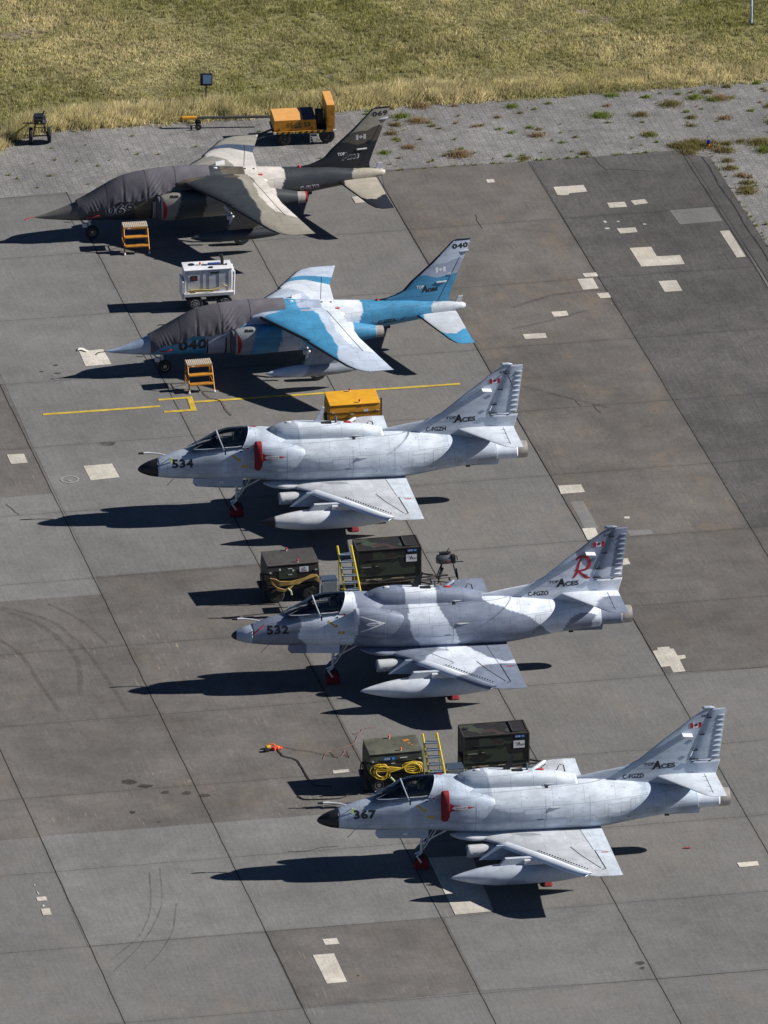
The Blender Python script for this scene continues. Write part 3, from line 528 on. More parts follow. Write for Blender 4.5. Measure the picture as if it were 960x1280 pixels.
def attack_jet(P0,psi,label,number,reg,scheme):
    c,s=math.cos(psi),math.sin(psi)
    loc=(P0[0]+OX*c,P0[1]+OX*s,.012)
    root=thing('attack_jet',label,'fighter jet',loc,psi,'delta winged grey attack jets parked on the apron')
    camo=scheme=='camo'
    LG=np.array([.69,.745,.83]); DG=np.array([.205,.238,.315]); MG=np.array([.47,.535,.62]) if number!='367' else np.array([.425,.495,.59]); HG=np.array([.60,.66,.73])
    # ---- colours
    B=[(3.80,2.95),(5.12,3.3),(5.23,2.87),(5.42,2.59),(5.37,2.09),(5.42,1.84),(5.66,1.50),(5.8,1.0),(3.7,1.0),(3.70,1.70),(3.80,2.3)]
    Cp=[(6.24,3.4),(6.18,2.81),(6.39,2.37),(6.58,2.01),(6.81,1.84),(6.90,1.49),(6.95,.6),(9.9,.6),(9.86,1.33),(9.60,1.62),(9.14,2.00),(8.37,2.33),(7.65,2.56),(7.7,3.3)]
    Dp=[(9.95,1.0),(10.10,1.27),(10.23,1.54),(10.44,1.85),(10.70,1.97),(10.95,1.95),(11.25,1.84),(11.10,1.6),(11.08,1.34),(11.1,1.0)]
    def fusc(x,y,z):
        xx=x+wob(x,z); zz=z+wob(z,x)*.7; n=len(x)
        if camo:
            cc=np.tile(LG,(n,1)); setc(cc,x<.62,np.array([.40,.47,.57]))
            setc(cc,inside(xx,zz,[(.60,0),(.60,4),(1.5,4),(2.02,2.50),(2.10,2.19),(2.04,1.75),(2.25,1.48),(2.4,0)])&(x>.60),DG)
            for p in (B,Cp,Dp): setc(cc,inside(xx,zz,p),DG)
            setc(cc,(x>11.38),DG)
        else:
            cc=np.tile(MG,(n,1)); t=(vn(x*1.0+70*psi,z*1.4,.8,21)*.55+vn(x,z,.25,22)*.45)[:,None]; cc=cc*(.80+.36*np.clip(t*1.6-.3,0,1))
            setc(cc,inside(xx,zz,[(5.0,3.3),(8.6,2.9),(9.7,2.3),(9.6,1.9),(8.2,1.5),(5.2,2.1)]),HG*1.0)
            if number=='534': setc(cc,inside(xx,zz,[(10.4,.8),(10.3,1.8),(10.9,2.2),(11.3,2.2),(11.35,.8)]),MG*.86)
            setc(cc,x>11.38,LG*1.02)
        return cc
    def humpc(x,y,z):
        if camo:
            cc=np.tile(DG,(len(x),1)); xx=x+wob(x,z,.02); setc(cc,xx<4.22,LG*.9); setc(cc,(xx>5.33)&(xx<6.27),LG); return cc
        cc=fusc(x,y,z); setc(cc,x<4.35,np.array([.33,.38,.45])); return cc
    def finc(x,y,z):
        if camo:
            cc=np.tile(LG*.93,(len(x),1)); setc(cc,inside(x+wob(x,z,.02),z,[(10.60,3.85),(10.64,3.73),(10.80,3.44),(11.02,3.24),(11.27,3.18),(11.51,3.19),(11.64,3.28),(12.4,3.27),(12.4,5),(10.6,5)]),DG*1.05); return cc
        return np.tile(MG*.98,(len(x),1))*(.93+.12*vn(x,z,.5,31))[:,None]
    def wingc(x,y,z):
        ya=np.where(y<0,y,-y*1.13-.2)
        if camo:
            cc=np.tile(LG,(len(x),1)); xx=x+wob(x,y,.03)
            setc(cc,inside(xx,ya,[(3.5,.5),(6.5,.5),(6.23,-.66),(6.20,-.85),(6.11,-1.09),(5.77,-1.50),(5.55,-1.74),(4,-2)]),DG)
            setc(cc,inside(xx,ya,[(6.80,.5),(6.91,-.35),(7.28,-.94),(7.64,-1.62),(8.12,-2.01),(8.7,-1.7),(8.7,.5)]),DG)
            setc(cc,inside(xx,ya,[(6.7,-3.1),(6.97,-2.83),(7.20,-2.45),(7.49,-2.29),(8.01,-2.16),(8.7,-2.2),(8.7,-5),(6,-5)]),DG)
            return cc
        cc=np.tile(np.array([.53,.555,.59]),(len(x),1)); t=(vn(x,y,.7,23)*.6+vn(x,y,.25,24)*.4)[:,None]; cc*=(.92+.13*t)
        setc(cc,x>np.interp(-ya,[.5,2.2,3.8],[7.76,7.90,8.05]),np.array([.60,.67,.74])); return cc
    def stabc(x,y,z):
        if camo:
            cc=np.tile(LG,(len(x),1)); setc(cc,inside(x,np.where(y<0,y,-y),[(10.9,-1.4),(11.07,-1.14),(11.2,-.75),(11.44,-.5),(12.1,-.42),(12.1,-2),(10.9,-2)]),DG); return cc
        return np.tile(HG*.98,(len(x),1))*(.95+.08*vn(x,y,.4,25))[:,None]
    # ---- fuselage: nose barrel, cockpit shoulders, tapering tail
    fus=[(0.62,0,1.78,.285,.30,.30,2),(1.21,0,1.83,.37,.44,.43,2.1),(1.66,0,1.86,.43,.50,.48,2.3),(2.2,0,1.88,.485,.63,.51,2.5),(2.7,0,1.89,.53,.70,.55,2.6),(3.4,0,1.90,.58,.72,.60,2.6),(3.75,0,1.90,.63,.73,.64,2.5),(4.3,0,1.90,.73,.74,.70,2.5),(5.0,0,1.88,.82,.75,.74,2.45),(6.0,0,1.86,.85,.755,.78,2.3),(7.0,0,1.84,.84,.75,.80,2.2),(8.0,0,1.82,.80,.74,.80,2.1),(8.6,0,1.81,.74,.70,.76,2.05),(9.4,0,1.79,.62,.60,.64,2),(10.2,0,1.76,.50,.50,.52,2),(10.9,0,1.72,.40,.40,.42,2),(11.38,0,1.68,.34,.34,.35,2)]
    V,F=loft(fus,.05,88); body=mk('fuselage',V,F,M_JET,root,True,fusc,OX)
    V,F=loft([(11.36,0,1.675,.30,.30,.30,2),(12.05,0,1.655,.285,.285,.285,2)],.05,48); tp=mk('tail_pipe',V,F,M_JETP,root,True,fusc,OX)
    MB().lathe([(.28,12.05),(.283,12.07),(.265,12.37),(.235,12.37),(.22,12.1),(.02,12.0)],(-OX,0,1.655),'x',40).build('exhaust_nozzle',M_NOZZLE,root,True)
    rd=.62 if not camo else .14
    # radome
    ax=np.array([0,.04,.12,.25,.4,.62]); ar=np.array([.01,.07,.125,.185,.24,.290]); az=np.array([1.755,1.756,1.76,1.766,1.772,1.78])
    st=[(x,0,z,r,r*1.02,r*1.03,2) for x,r,z in zip(ax,ar,az)]
    V,F=loft(st,.02,48)
    if camo:
        def rc(x,y,z):
            cc=np.tile(np.array([.40,.47,.57]),(len(x),1)); setc(cc,x<.15,np.array([.01,.011,.016])); return cc
        mk('radome',V,F,M_JETP,root,True,rc,OX)
    else: mk('radome',V,F,M_RADOME,root,True,None,OX)
    # spine behind the canopy and dorsal hump
    def arch(st,name,m,colfn,nx=14,na=30,thick=None):
        """surface through slanted arches: base x,z,half width ; top x,z"""
        st=np.array(st,float); t=np.linspace(0,len(st)-1,nx*(len(st)-1)+1); Q=[curve(range(len(st)),st[:,k],t) for k in range(5)]
        a=np.linspace(-math.pi/2,math.pi/2,na); V=[]
        for i in range(len(t)):
            xb,zb,wb,xt,zt=[q[i] for q in Q]; cc=np.abs(np.cos(a))**.85
            V.append(np.stack([xb+(xt-xb)*cc,wb*np.sin(a),zb+(zt-zb)*cc],1))
        V=np.concatenate(V); F=[[i*na+k,(i+1)*na+k,(i+1)*na+k+1,i*na+k+1] for i in range(len(t)-1) for k in range(na-1)]
        return mk(name,V,F,m,root,True,colfn,OX)
    arch([(3.27,2.46,.462,3.51,2.955),(3.80,2.38,.50,3.80,2.90),(4.3,2.3,.54,4.25,2.82),(5.3,1.9,.50,5.3,2.45)],'canopy_fairing',M_JET,fusc)
    V,F=loft([(4.02,0,2.66,.05,.06,.05,2),(4.08,0,2.68,.14,.16,.12,2),(4.25,0,2.68,.22,.26,.2,2),(4.6,0,2.66,.31,.37,.25,2.5),(5.1,0,2.62,.345,.43,.3,2.8),(5.7,0,2.58,.35,.42,.3,2.9),(6.4,0,2.52,.345,.42,.3,2.9),(7.1,0,2.44,.335,.39,.3,2.8),(7.72,0,2.38,.31,.31,.3,2.6),(7.75,0,2.38,.29,.29,.3,2.6)],.04,44)
    hump=mk('dorsal_hump',V,F,M_JET,root,True,humpc,OX)
    # fin, from the fairing on the spine to the tip
    P=[(1.95,8.8,11.55,.03),(2.30,8.3,11.60,.035),(2.50,7.9,11.52,.035),(2.62,7.72,11.45,.03),(2.74,8.40,11.36,.035),(2.84,9.10,11.28,.05),(2.93,9.38,11.21,.06),(3.05,9.62,11.19,.065),(3.33,9.98,11.31,.07),(3.66,10.39,11.45,.07),(3.95,10.79,11.58,.07),(4.26,11.17,11.71,.075),(4.50,11.54,11.81,.08),(4.56,11.62,11.84,.08)]
    V,F=airfoil([(z,0,xl,xt-xl,t) for z,xl,xt,t in P],True,60,110); fin=mk('tail_fin',V,F,M_JETP,root,True,finc,OX)
    V,F=airfoil([(2.30,0,11.3,.62,.13),(2.88,0,11.18,.90,.10)],True,16,8); fb=mk('rudder_base',V,F,M_JETP,root,True,finc,OX)
    V,F=loft([(11.52,0,4.57,.02,.02,.02,2),(11.58,0,4.585,.05,.05,.04,2),(11.75,0,4.585,.05,.05,.04,2),(11.9,0,4.575,.02,.02,.02,2)],.03,14); mk('fin_tip_fairing',V,F,M_JETP,root,True,finc,OX)
    rud=MB()
    def xh(z): return np.interp(z,[2.93,4.55],[11.165,11.80])
    def xe(z): return np.interp(z,[2.93,4.50],[12.05,12.24])
    V,F=airfoil([(2.93,0,xh(2.93),xe(2.93)-xh(2.93),.085),(4.50,0,xh(4.5),xe(4.5)-xh(4.5),.11),(4.545,0,xh(4.54)+.02,xe(4.5)-xh(4.5)-.05,.06)],True,26,60)
    rudder=mk('rudder',V,F,M_JETP,root,True,finc,OX)
    ribs=MB()
    for k in range(9):
        z=3.02+k*.163; x0=xh(z)+.30-.012*k; x1=xe(z)-.02
        for sd in (-1,1):
            y=sd*.018; ribs.add([(x0,y*.6,z+.02),(x1,y*.5,z+.035),(x1,y*.5,z-.045),(x0,y*.6,z),(x1,y*.5+sd*.050,z-.002)],[[0,1,4],[0,4,3],[3,4,2],[1,2,4],[0,3,2,1]])
    ribs.build('rudder_rib',M_JETP,rudder,False,OX,finc)
    for z in (3.25,3.75,4.28): MB().box((xh(z)-OX+.03,-.052,z),(.16,.02,.03)).build('rudder_hinge',M_DARK,rudder)
    MB().box((11.28-OX,-.05,2.955),(.26,.03,.03)).build('rudder_hinge',M_DARK,rudder)
    g_=MB().box((11.07-OX,-.0,3.79),(.30,.54,.022),0,('Y',.10)).build('fin_light',M_WHITEMARK,fin)
    # wings
    for sd in (-1,1):
        st=[(.35,1.14,4.42,4.02,.075),(.9,1.16,4.90,3.54,.072),(1.25,1.175,5.28,3.16,.068),(2.5,1.23,6.20,2.24,.065),(3.6,1.28,6.98,1.46,.06),(3.95,1.29,7.28,1.16,.06),(4.12,1.295,7.52,.93,.055),(4.19,1.295,7.72,.72,.03)]
        V,F=airfoil([(sd*a,b,c_,d,e) for a,b,c_,d,e in st],False,84,120)
        if sd>0: F=[f[::-1] for f in F]
        wing=mk('wing',V,F,M_JETW,root,True,wingc,OX)
        # root strake that runs ahead of the wing under the intake
        V,F=loft([(3.92,sd*.45,1.22,.04,.03,.03,2),(4.15,sd*.52,1.20,.18,.08,.08,2),(4.6,sd*.55,1.18,.30,.11,.11,2),(5.4,sd*.52,1.14,.32,.12,.12,2),(7.6,sd*.5,1.12,.30,.1,.1,2)],.08,28); mk('wing_root_fairing',V,F,M_JETW,wing,True,wingc,OX)
        # drooped leading edge slat
        rows=[];n_=26
        for i in range(n_):
            t=i/(n_-1); y=1.22+(4.05-1.22)*t; xl=np.interp(y,[1.25,3.6,3.95,4.12],[5.28,6.98,7.28,7.52]); zz=np.interp(y,[.35,4.19],[1.14,1.295]); w_=.40-.10*t
            if t>.96: w_*=.7
            for k,(a,b) in enumerate(((.93,.046),(.6,.052),(.25,.026),(.0,-.012),(-.12,-.05),(-.05,-.062),(.2,-.025),(.55,.012),(.93,.040))):
                rows.append((xl-.06+a*w_,sd*y,zz+b*1.1+.012))
        F=[]; 
        for i in range(n_-1):
            for k in range(9): F.append([i*9+k,i*9+(k+1)%9,(i+1)*9+(k+1)%9,(i+1)*9+k])
        F+= [list(range(9)),[(n_-1)*9+k for k in range(9)][::-1]]
        def slc(x,y,z):
            cc=np.tile(LG*1.06,(len(x),1))
            if camo: setc(cc,(np.abs(y)<1.62),DG); setc(cc,(np.abs(y)>2.95),DG)
            return cc
        sl=mk('slat',rows,F,M_JETP,wing,True,slc,OX)
        bvw=bvh_of([wing])
        # control surface gaps and vortex generators
        gp_=[]
        def gline(a,b,w_=.022):
            a,b=Vector(a),Vector(b); d=(b-a).normalized(); n2=Vector((-d.y,d.x))*w_/2; gp_.append(([tuple(a+n2),tuple(a-n2),tuple(b-n2),tuple(b+n2)],[[0,1,2,3]]))
        gline((7.76,.62*sd),(7.90,2.20*sd),.012); gline((7.93,2.28*sd),(8.02,3.70*sd),.03); gline((7.93,2.28*sd),(8.40,2.40*sd),.014); gline((7.25,1.98*sd),(7.45,2.62*sd),.026); gline((7.45,2.62*sd),(7.88,3.68*sd),.026); gline((8.02,3.70*sd),(7.90,3.78*sd),.03)
        if camo: gline((5.62,1.28*sd),(6.0,1.22*sd),.014); gline((6.0,1.22*sd),(6.55,2.0*sd),.016); gline((6.55,2.0*sd),(6.32,2.25*sd),.016)
        v,f=merge2(gp_); decal('control_surface_gap',v,f,(0,0,0),(1,0,0),(0,1,0),bvw,M_BLACK,wing,(0,0,-1),.010,OX)
        for k in range(0,19):
            y=2.15+k*.088; x=np.interp(y,[1.25,3.95],[5.28,7.28])+.34
            MB().box((x-OX,sd*y,np.interp(y,[.35,4.19],[1.14,1.295])+.085),(.045,.012,.03),sd*.3).build('vortex_generator',M_BLACK,wing)
        rt=[]
        for k in range(6): rt.append(shift(quad(0,0,.62,.012),5.72+k*.05,sd*(.86+k*.035)))
        v,f=merge2(rt); decal('louvre_row',v,f,(0,0,0),(1,0,0),(0,1,0),bvw,mat('grey_lettering',(.16,.18,.21),.6,0,.05),wing,(0,0,-1),.008,OX)
        decal('warning_mark',*merge2([quad(0,0,.20,.05)]),(8.10,sd*2.46,0),(1,0,0),(0,1,0),bvw,M_RED,wing,(0,0,-1),.012,OX)
        # drop tank, pylon and jettison fairing
        ty=sd*2.35; tz=.70
        def tkc(x,y,z):
            cc=np.tile(np.array([.58,.63,.70]) if camo else np.array([.43,.48,.55]),(len(x),1))
            b_=4.62+.35*np.sqrt(np.clip((z-tz+.31)/.62,0,1))
            if number=='534':
                cc[:]=np.array([.64,.67,.71]); setc(cc,x<4.62-.12*(z-tz)*3,np.array([.66,.67,.68])); setc(cc,x<4.0,np.array([.012,.01,.02]))
            elif camo: setc(cc,x<4.85+(z-tz)*.8,np.array([.66,.70,.76]))
            else: setc(cc,x<4.80+(z-tz)*.9,np.array([.50,.55,.62])); setc(cc,inside(x,z,[(5.1,.4),(5.3,.62),(5.8,.62),(6.0,.45)]),np.array([.33,.38,.47]))
            return cc
        tx0=3.62 if number!='534' else 3.50
        V,F=loft([(tx0,ty,tz,.012,.012,.012,2),(tx0+.12,ty,tz,.06,.06,.06,2),(tx0+.45,ty,tz,.155,.155,.155,2),(tx0+.9,ty,tz,.25,.25,.25,2),(tx0+1.4,ty,tz,.31,.31,.31,2),(tx0+2.1,ty,tz,.325,.325,.325,2),(tx0+3.0,ty,tz,.315,.315,.315,2),(tx0+3.8,ty,tz,.24,.24,.24,2),(tx0+4.4,ty,tz,.13,.13,.13,2),(tx0+4.9,ty,tz,.02,.02,.02,2)],.06,36)
        tk=mk('drop_tank',V,F,M_JETP,root,True,tkc,OX)
        MB().prism([(5.25,1.22),(5.05,.98),(6.1,.98),(7.5,.98),(7.7,1.2)],ty-.06,ty+.06).build('pylon',mat('pylon_paint',(.50,.55,.62),.5,0,.1,6,grime=.2),root,False,OX)
        py=MB(); py.box((6.1-OX,ty-.02,1.08),(.62,.20,.17),0,None,.02); py.build('pylon_adapter',mat('pylon_box_paint',(.66,.67,.68),.5,0,.1),root)
        if sd<0:
            p2=MB().prism([(5.15,1.20),(4.62,.78),(5.3,.74),(6.2,.74),(6.6,1.18)],-1.42,-1.36).build('gear_door',mat('gear_door_blue',(.42,.50,.62),.5,0,.1,5,grime=.2),root,False,OX)
        V,F=loft([(4.32,sd*1.02,.90,.17,.17,.17,2.2),(4.36,sd*1.02,.90,.19,.19,.19,2.2),(5.3,sd*1.02,.90,.19,.19,.19,2.2),(6.2,sd*1.02,.93,.12,.13,.12,2)],.05,30,(True,True))
        pod=mk('gear_fairing_pod',V,F,M_JETP,root,True,const((.58,.60,.62)),OX); V,F=loft([(4.305,sd*1.02,.90,.125,.125,.125,2),(4.318,sd*1.02,.90,.13,.13,.13,2)],.05,24); mk('pod_face',V,F,M_JETP,pod,True,const((.10,.12,.16)),OX)
        v,f=text_fit('NO STEP',.42,.055,.01); decal('pod_lettering',v,f,(4.50,sd*1.02,.88),(1,0,0),(0,0,1),bvh_of([pod]),M_INK,pod,(0,1,0),.006,OX)
        # main gear
        leg=MB().tube([(6.35-OX,sd*1.25,1.15),(6.50-OX,sd*1.34,.60),(6.55-OX,sd*1.38,.34)],.055,10).tube([(6.9-OX,sd*1.2,1.1),(6.56-OX,sd*1.2,.5)],.028,8).build('main_gear_leg',M_CHROME,root,True)
        wheel(leg,(6.57,sd*1.56,.30),.30,.20,OX)
    # tailplanes
    for sd in (-1,1):
        V,F=airfoil([(sd*.02,2.47,10.16,1.78,.06),(sd*.35,2.47,10.42,1.525,.06),(sd*1.45,2.47,11.27,.71,.06),(sd*1.62,2.47,11.42,.565,.055),(sd*1.72,2.47,11.62,.36,.03)],False,24,30)
        if sd>0: F=[f[::-1] for f in F]
        sb=mk('tailplane',V,F,M_JETP,root,True,stabc,OX)
        v,f=merge2([([(11.585,sd*.12),(11.60,sd*.12),(11.62,sd*1.5),(11.605,sd*1.5)],[[0,1,2,3]])]+[([(11.50,sd*y),(11.64,sd*y),(11.64,sd*(y+.02)),(11.50,sd*(y+.02))],[[0,1,2,3]]) for y in (.3,.62,1.0,1.35)])
        decal('elevator_gap',v,f,(0,0,0),(1,0,0),(0,1,0),bvh_of([sb]),M_BLACK,sb,(0,0,-1),.006,OX,start=4.0)
    # intakes with their covers
    for sd in (-1,1):
        V,F=loft([(3.70,sd*.65,2.20,.17,.46,.42,2.6),(3.80,sd*.64,2.20,.21,.48,.44,2.6),(4.2,sd*.63,2.16,.25,.50,.46,2.6),(4.7,sd*.60,2.10,.255,.46,.46,2.5),(5.2,sd*.54,2.04,.25,.38,.42,2.4),(5.6,sd*.44,1.98,.22,.30,.36,2.3)],.05,44)
        ik=mk('intake',V,F,M_JET,root,True,fusc,OX)
        if not camo:
            V,F=loft([(3.62,sd*.64,2.22,.15,.46,.42,2.6),(3.65,sd*.64,2.22,.19,.50,.46,2.6),(3.79,sd*.63,2.22,.23,.495,.455,2.6),(3.84,sd*.625,2.22,.235,.49,.45,2.6)],.04,44); mk('intake_cover',V,F,M_REDCLOTH,ik,True,None,OX)
            bi=bvh_of([ik,body]); v=[(0,.17),(.10,.10),(.78,.0),(.10,-.10),(0,-.17)]; decal('warning_arrow',v,[[0,1,2,3,4]],(3.82,sd*1,2.26),(1,0,-.02),(0,0,1),bi,M_RED,ik,(0,-sd,0),.006,OX)
            decal('warning_band',[(0,0),(.07,.052),(.46,.045),(.46,-.045),(.07,-.052)],[[0,1,2,3,4]],(3.90,sd*1,2.26),(1,0,-.02),(0,0,1),bi,M_WHITEMARK,ik,(0,-sd,0),.012,OX)
        else:
            bi=bvh_of([ik,body]); r1=([(0,.27),(0,.24),(.66,0),(.78,0)],[[0,1,2,3]]); r2=([(0,-.27),(0,-.24),(.66,0),(.78,0)],[[3,2,1,0]])
            decal('warning_chevron',*merge2([r1,r2]),(3.86,sd*1,2.24),(1,0,0),(0,0,1),bi,M_WHITEMARK,ik,(0,-sd,0),.006,OX)
            decal('warning_band',[(0,0),(.07,.05),(.46,.05),(.46,-.05),(.07,-.05)],[[0,1,2,3,4]],(4.02,sd*1,2.23),(1,0,0),(0,0,1),bi,M_WHITEMARK,ik,(0,-sd,0),.010,OX)
        if sd<0:
            v,f=text_fit('DANGER',.32,.05,.02); decal('warning_lettering',v,f,((4.03 if not camo else 4.11),-1,2.235 if not camo else 2.203),(1,0,-.02),(0,0,1),bi,M_INK,ik,(0,1,0),.016,OX)
    # probe, windscreen, canopy, cockpit
    MB().tube([(.95-OX,.26,2.06),(.72-OX,.33,2.10),(.42-OX,.36,2.14)],.024,10).tube([(.42-OX,.36,2.14),(.22-OX,.36,2.14)],.036,10).build('refuelling_probe',M_BLUEGREY,root,True)
    MB().tube([(.24-OX,.36,2.14),(.08-OX,.36,2.14)],.042,10,.03).build('probe_tip',M_RUBBER,root,True)
    decal('cockpit_opening',[(1.82,-.16),(2.2,-.33),(3.0,-.40),(3.36,-.38),(3.44,0),(3.36,.38),(3.0,.40),(2.2,.33),(1.82,.16)],[[0,1,2,3,4,5,6,7,8]],(0,0,0),(1,0,0),(0,1,0),bvh_of([body]),M_TUB,root,(0,0,-1),.012,OX,start=5.0)
    arch([(1.60,2.28,.34,1.66,2.375),(2.10,2.34,.41,2.06,2.62),(2.66,2.38,.445,2.48,2.875)],'windscreen',M_CANOPY,None,8,24)
    arch([(2.72,2.40,.45,2.53,2.89),(3.00,2.42,.46,2.93,2.975),(3.20,2.44,.46,3.28,2.98),(3.27,2.46,.462,3.51,2.955)],'canopy',M_CANOPY,None,10,24)
    fr=MB(); fm=mat('frame_'+number,tuple(LG*.6 if camo else MG*.75),.5,0,.08)
    def archpts(xb,zb,wb,xt,zt,n=22): return [(xb+(xt-xb)*abs(math.cos(a))**.85-OX,wb*math.sin(a)*1.01,zb+(zt-zb)*abs(math.cos(a))**.85+.005) for a in np.linspace(-math.pi/2,math.pi/2,n)]
    fr.tube(archpts(2.68,2.42,.447,2.505,2.885),.017,6); fr.tube(archpts(3.26,2.47,.462,3.50,2.957),.014,6)
    for sd in (-1,1):
        fr.tube([(2.68-OX,sd*.435,2.50),(2.1-OX,sd*.385,2.46),(1.78-OX,sd*.28,2.43)],.018,6); fr.tube([(2.51-OX,sd*.20,2.82),(2.1-OX,sd*.20,2.59),(1.74-OX,sd*.2,2.41)],.014,6)
        fr.tube([(2.70-OX,sd*.445,2.50),(3.1-OX,sd*.455,2.51),(3.24-OX,sd*.455,2.53)],.02,6)
    fr.build('canopy_frame',fm,root,True)
    seat=MB().box((3.12-OX,0,2.66),(.14,.34,.26),0,('Y',.25),.02).box((3.17-OX,0,2.80),(.14,.24,.14),0,None,.02).build('ejection_seat',M_PAD,root)
    MB().box((3.02-OX,-.12,2.70),(.03,.05,.16)).box((3.02-OX,.12,2.70),(.03,.05,.16)).box((3.12-OX,0,2.875),(.12,.06,.03)).build('seat_harness',mat('tan_webbing',(.45,.36,.20),.8),seat)
    MB().box((2.44-OX,0,2.62),(.14,.40,.14),0,('Y',-.3),.03).build('instrument_hood',M_DARK,root)
    MB().lathe([(.01,-.012),(.042,-.01),(.042,.01),(.01,.012)],(2.66-OX,-.14,2.66),'x',12).build('helmet_bag',M_WHITE,seat)
    # nose gear and its door
    leg=MB().tube([(3.14-OX,0,1.35),(3.14-OX,0,.95)],.065,12).tube([(3.14-OX,0,.95),(3.12-OX,0,.48)],.042,10).tube([(3.14-OX,-.0,.52),(3.06-OX,-.08,.46),(2.97-OX,-.1,.42),(3.10-OX,-.13,.22)],.032,8).tube([(3.14-OX,0,.52),(2.97-OX,.1,.42),(3.10-OX,.13,.22)],.032,8).box((3.16-OX,-.03,.82),(.14,.12,.07)).build('nose_gear_leg',M_CHROME,root,True)
    wheel(leg,(3.12,0,.22),.22,.13,OX)
    MB().tube([(3.18-OX,-.06,.62),(3.62-OX,-.14,1.36)],.018,6).tube([(3.18-OX,.06,.62),(3.62-OX,.14,1.36)],.018,6).tube([(3.30-OX,-.10,.93),(3.95-OX,-.26,1.34)],.026,6).build('drag_brace',M_CHROME,root,True)
    dr=MB().prism([(1.72,1.44),(1.70,1.30),(1.80,1.18),(3.28,1.08),(3.30,1.36),(2.2,1.44)],-.30,-.265)
    def drc(x,y,z):
        cc=np.tile((LG*.9) if camo else MG*.92,(len(x),1)); 
        if camo: setc(cc,x<2.26,DG)
        return cc
    if camo:
        dr=MB().prism([(1.72,1.44),(1.70,1.30),(1.80,1.18),(2.28,1.15),(2.28,1.44)],-.30,-.265); MB().prism([(2.28,1.15),(3.28,1.08),(3.30,1.36),(2.28,1.44)],-.30,-.265).build('gear_door',M_JETP,root,False,OX,const(tuple(LG*.9)))
        dr.build('gear_door',M_JETP,root,False,OX,const(tuple(DG)))
    else: dr.build('gear_door',M_JETP,root,False,OX,drc)
    MB().box((2.60-OX,-.305,1.27),(.13,.012,.07)).build('door_lamp',M_WHITE,root)
    # spine fittings
    if number=='534': MB().prism([(5.45,2.98),(5.62,3.04),(5.86,3.50),(5.93,3.49),(5.80,2.98)],-.02,.02).build('blade_aerial',mat('white_aerial',(.60,.65,.72),.5),root,False,OX)
    else: MB().prism([(5.45,2.98),(5.55,3.02),(5.86,3.47),(5.92,3.46),(5.76,2.98)],-.02,.02).build('blade_aerial',M_BLACK,root,False,OX)
    MB().tube([(6.29-OX,0,2.86),(6.29-OX,0,3.17)],.035,8).build('stub_aerial',mat('grey_aerial',(.09,.10,.13),.5),root,True)
    MB().box((5.98-OX,-.04,2.985),(.32,.16,.03)).build('spine_vent',M_DARK,root)
    MB().box((4.79-OX,0,3.045),(.16,.10,.06),0,None,.02).build('beacon',M_WHITE,root,True)
    MB().lathe([(.02,-.12),(.045,-.08),(.045,.08),(.02,.14)],(6.66-OX,.05,2.905),'x',12).build('spine_cover',M_RED,root,True)
    # fuselage fittings on the side towards the camera
    bb=bvh_of([body,hump]+[o for o in bpy.data.objects if o.parent==root and o.name.startswith('intake')])
    def onside(x,z):
        h=bb.ray_cast(Vector((x-OX,-3,z)),Vector((0,1,0)),4); return h[0].y if h[0] is not None else -.8
    sc=MB()
    for x,z,l,r_ in ((7.02,2.05,.20,.028),(6.90,2.60,.14,.022)):
        y=onside(x,z); sc.tube([(x-l-OX,y-.005,z+.0),(x-l*.3-OX,y-.03,z),(x+l-OX,y-.008,z)],[.012,r_,.004],8)
    sc.build('air_scoop',M_BLUEGREY,root,True)
    for x,z,w_,h_ in ((6.80,2.83,.12,.035),(5.95,2.62,.0,.0),(6.55,1.70,.20,.02),(9.25,1.47,.08,.02),(2.72,2.34,.04,.12)):
        if w_: decal('access_slot',*quad(-w_/2,-h_/2,w_/2,h_/2),(x,-1.5,z-.3 if x==6.80 else z),(1,0,0),(0,0,1),bb,M_BLACK,root,(0,1,0),.006,OX)
    pl=[]
    def rect(x0,z0,x1,z1,w_=.008):
        for q in (quad(x0,z0,x1,z0+w_),quad(x0,z1-w_,x1,z1),quad(x0,z0+w_,x0+w_,z1-w_),quad(x1-w_,z0+w_,x1,z1-w_)): pl.append(q)
    rect(5.0,1.82,5.34,2.22); rect(6.06,1.66,6.75,2.04); rect(8.6,1.52,9.3,1.98); rect(9.3,1.5,10.0,2.05); pl.append(quad(6.715,1.25,6.73,2.60)); pl.append(quad(4.62,1.35,4.64,2.5)); pl.append(quad(8.05,1.2,8.06,2.3)); pl.append(quad(9.0,1.3,9.01,2.2))
    MJ=mat('joint_grey',(.27,.31,.37),.6,0,.1)
    while pl:
        k=4 if len(pl)>4 else 1
        v,f=merge2(pl[:k]); pl=pl[k:]; decal('panel_joint',v,f,(0,-1.5,0),(1,0,0),(0,0,1),bb,MJ,root,(0,1,0),.006,OX,sub=.12)
    # arresting hook and tail fittings
    MB().prism([(10.2,1.30),(10.6,1.24),(11.45,1.22),(11.48,1.36),(11.2,1.42),(10.2,1.42)],-.09,.09).build('hook_fairing',M_JETP,root,False,OX,lambda x,y,z: fusc(x,y,z)*.9)
    MB().tube([(9.5-OX,0,1.16),(10.45-OX,0,1.24)],.022,6).box((10.5-OX,0,1.2),(.14,.06,.07)).build('arresting_hook',M_BLACK,root)
    MB().tube([(.55-OX,-.05,1.52),(.95+.1-OX,-.05,1.44)],.008,5).tube([(1.12-OX,-.12,1.42),(.88-OX,-.2,1.22)],.008,5).build('nose_aerial',M_BLACK,root)
    MB().tube([(3.20-OX,-.46,2.36),(3.20-OX,-.50,2.36)],.03,6).build('canopy_latch',M_BLACK,root)
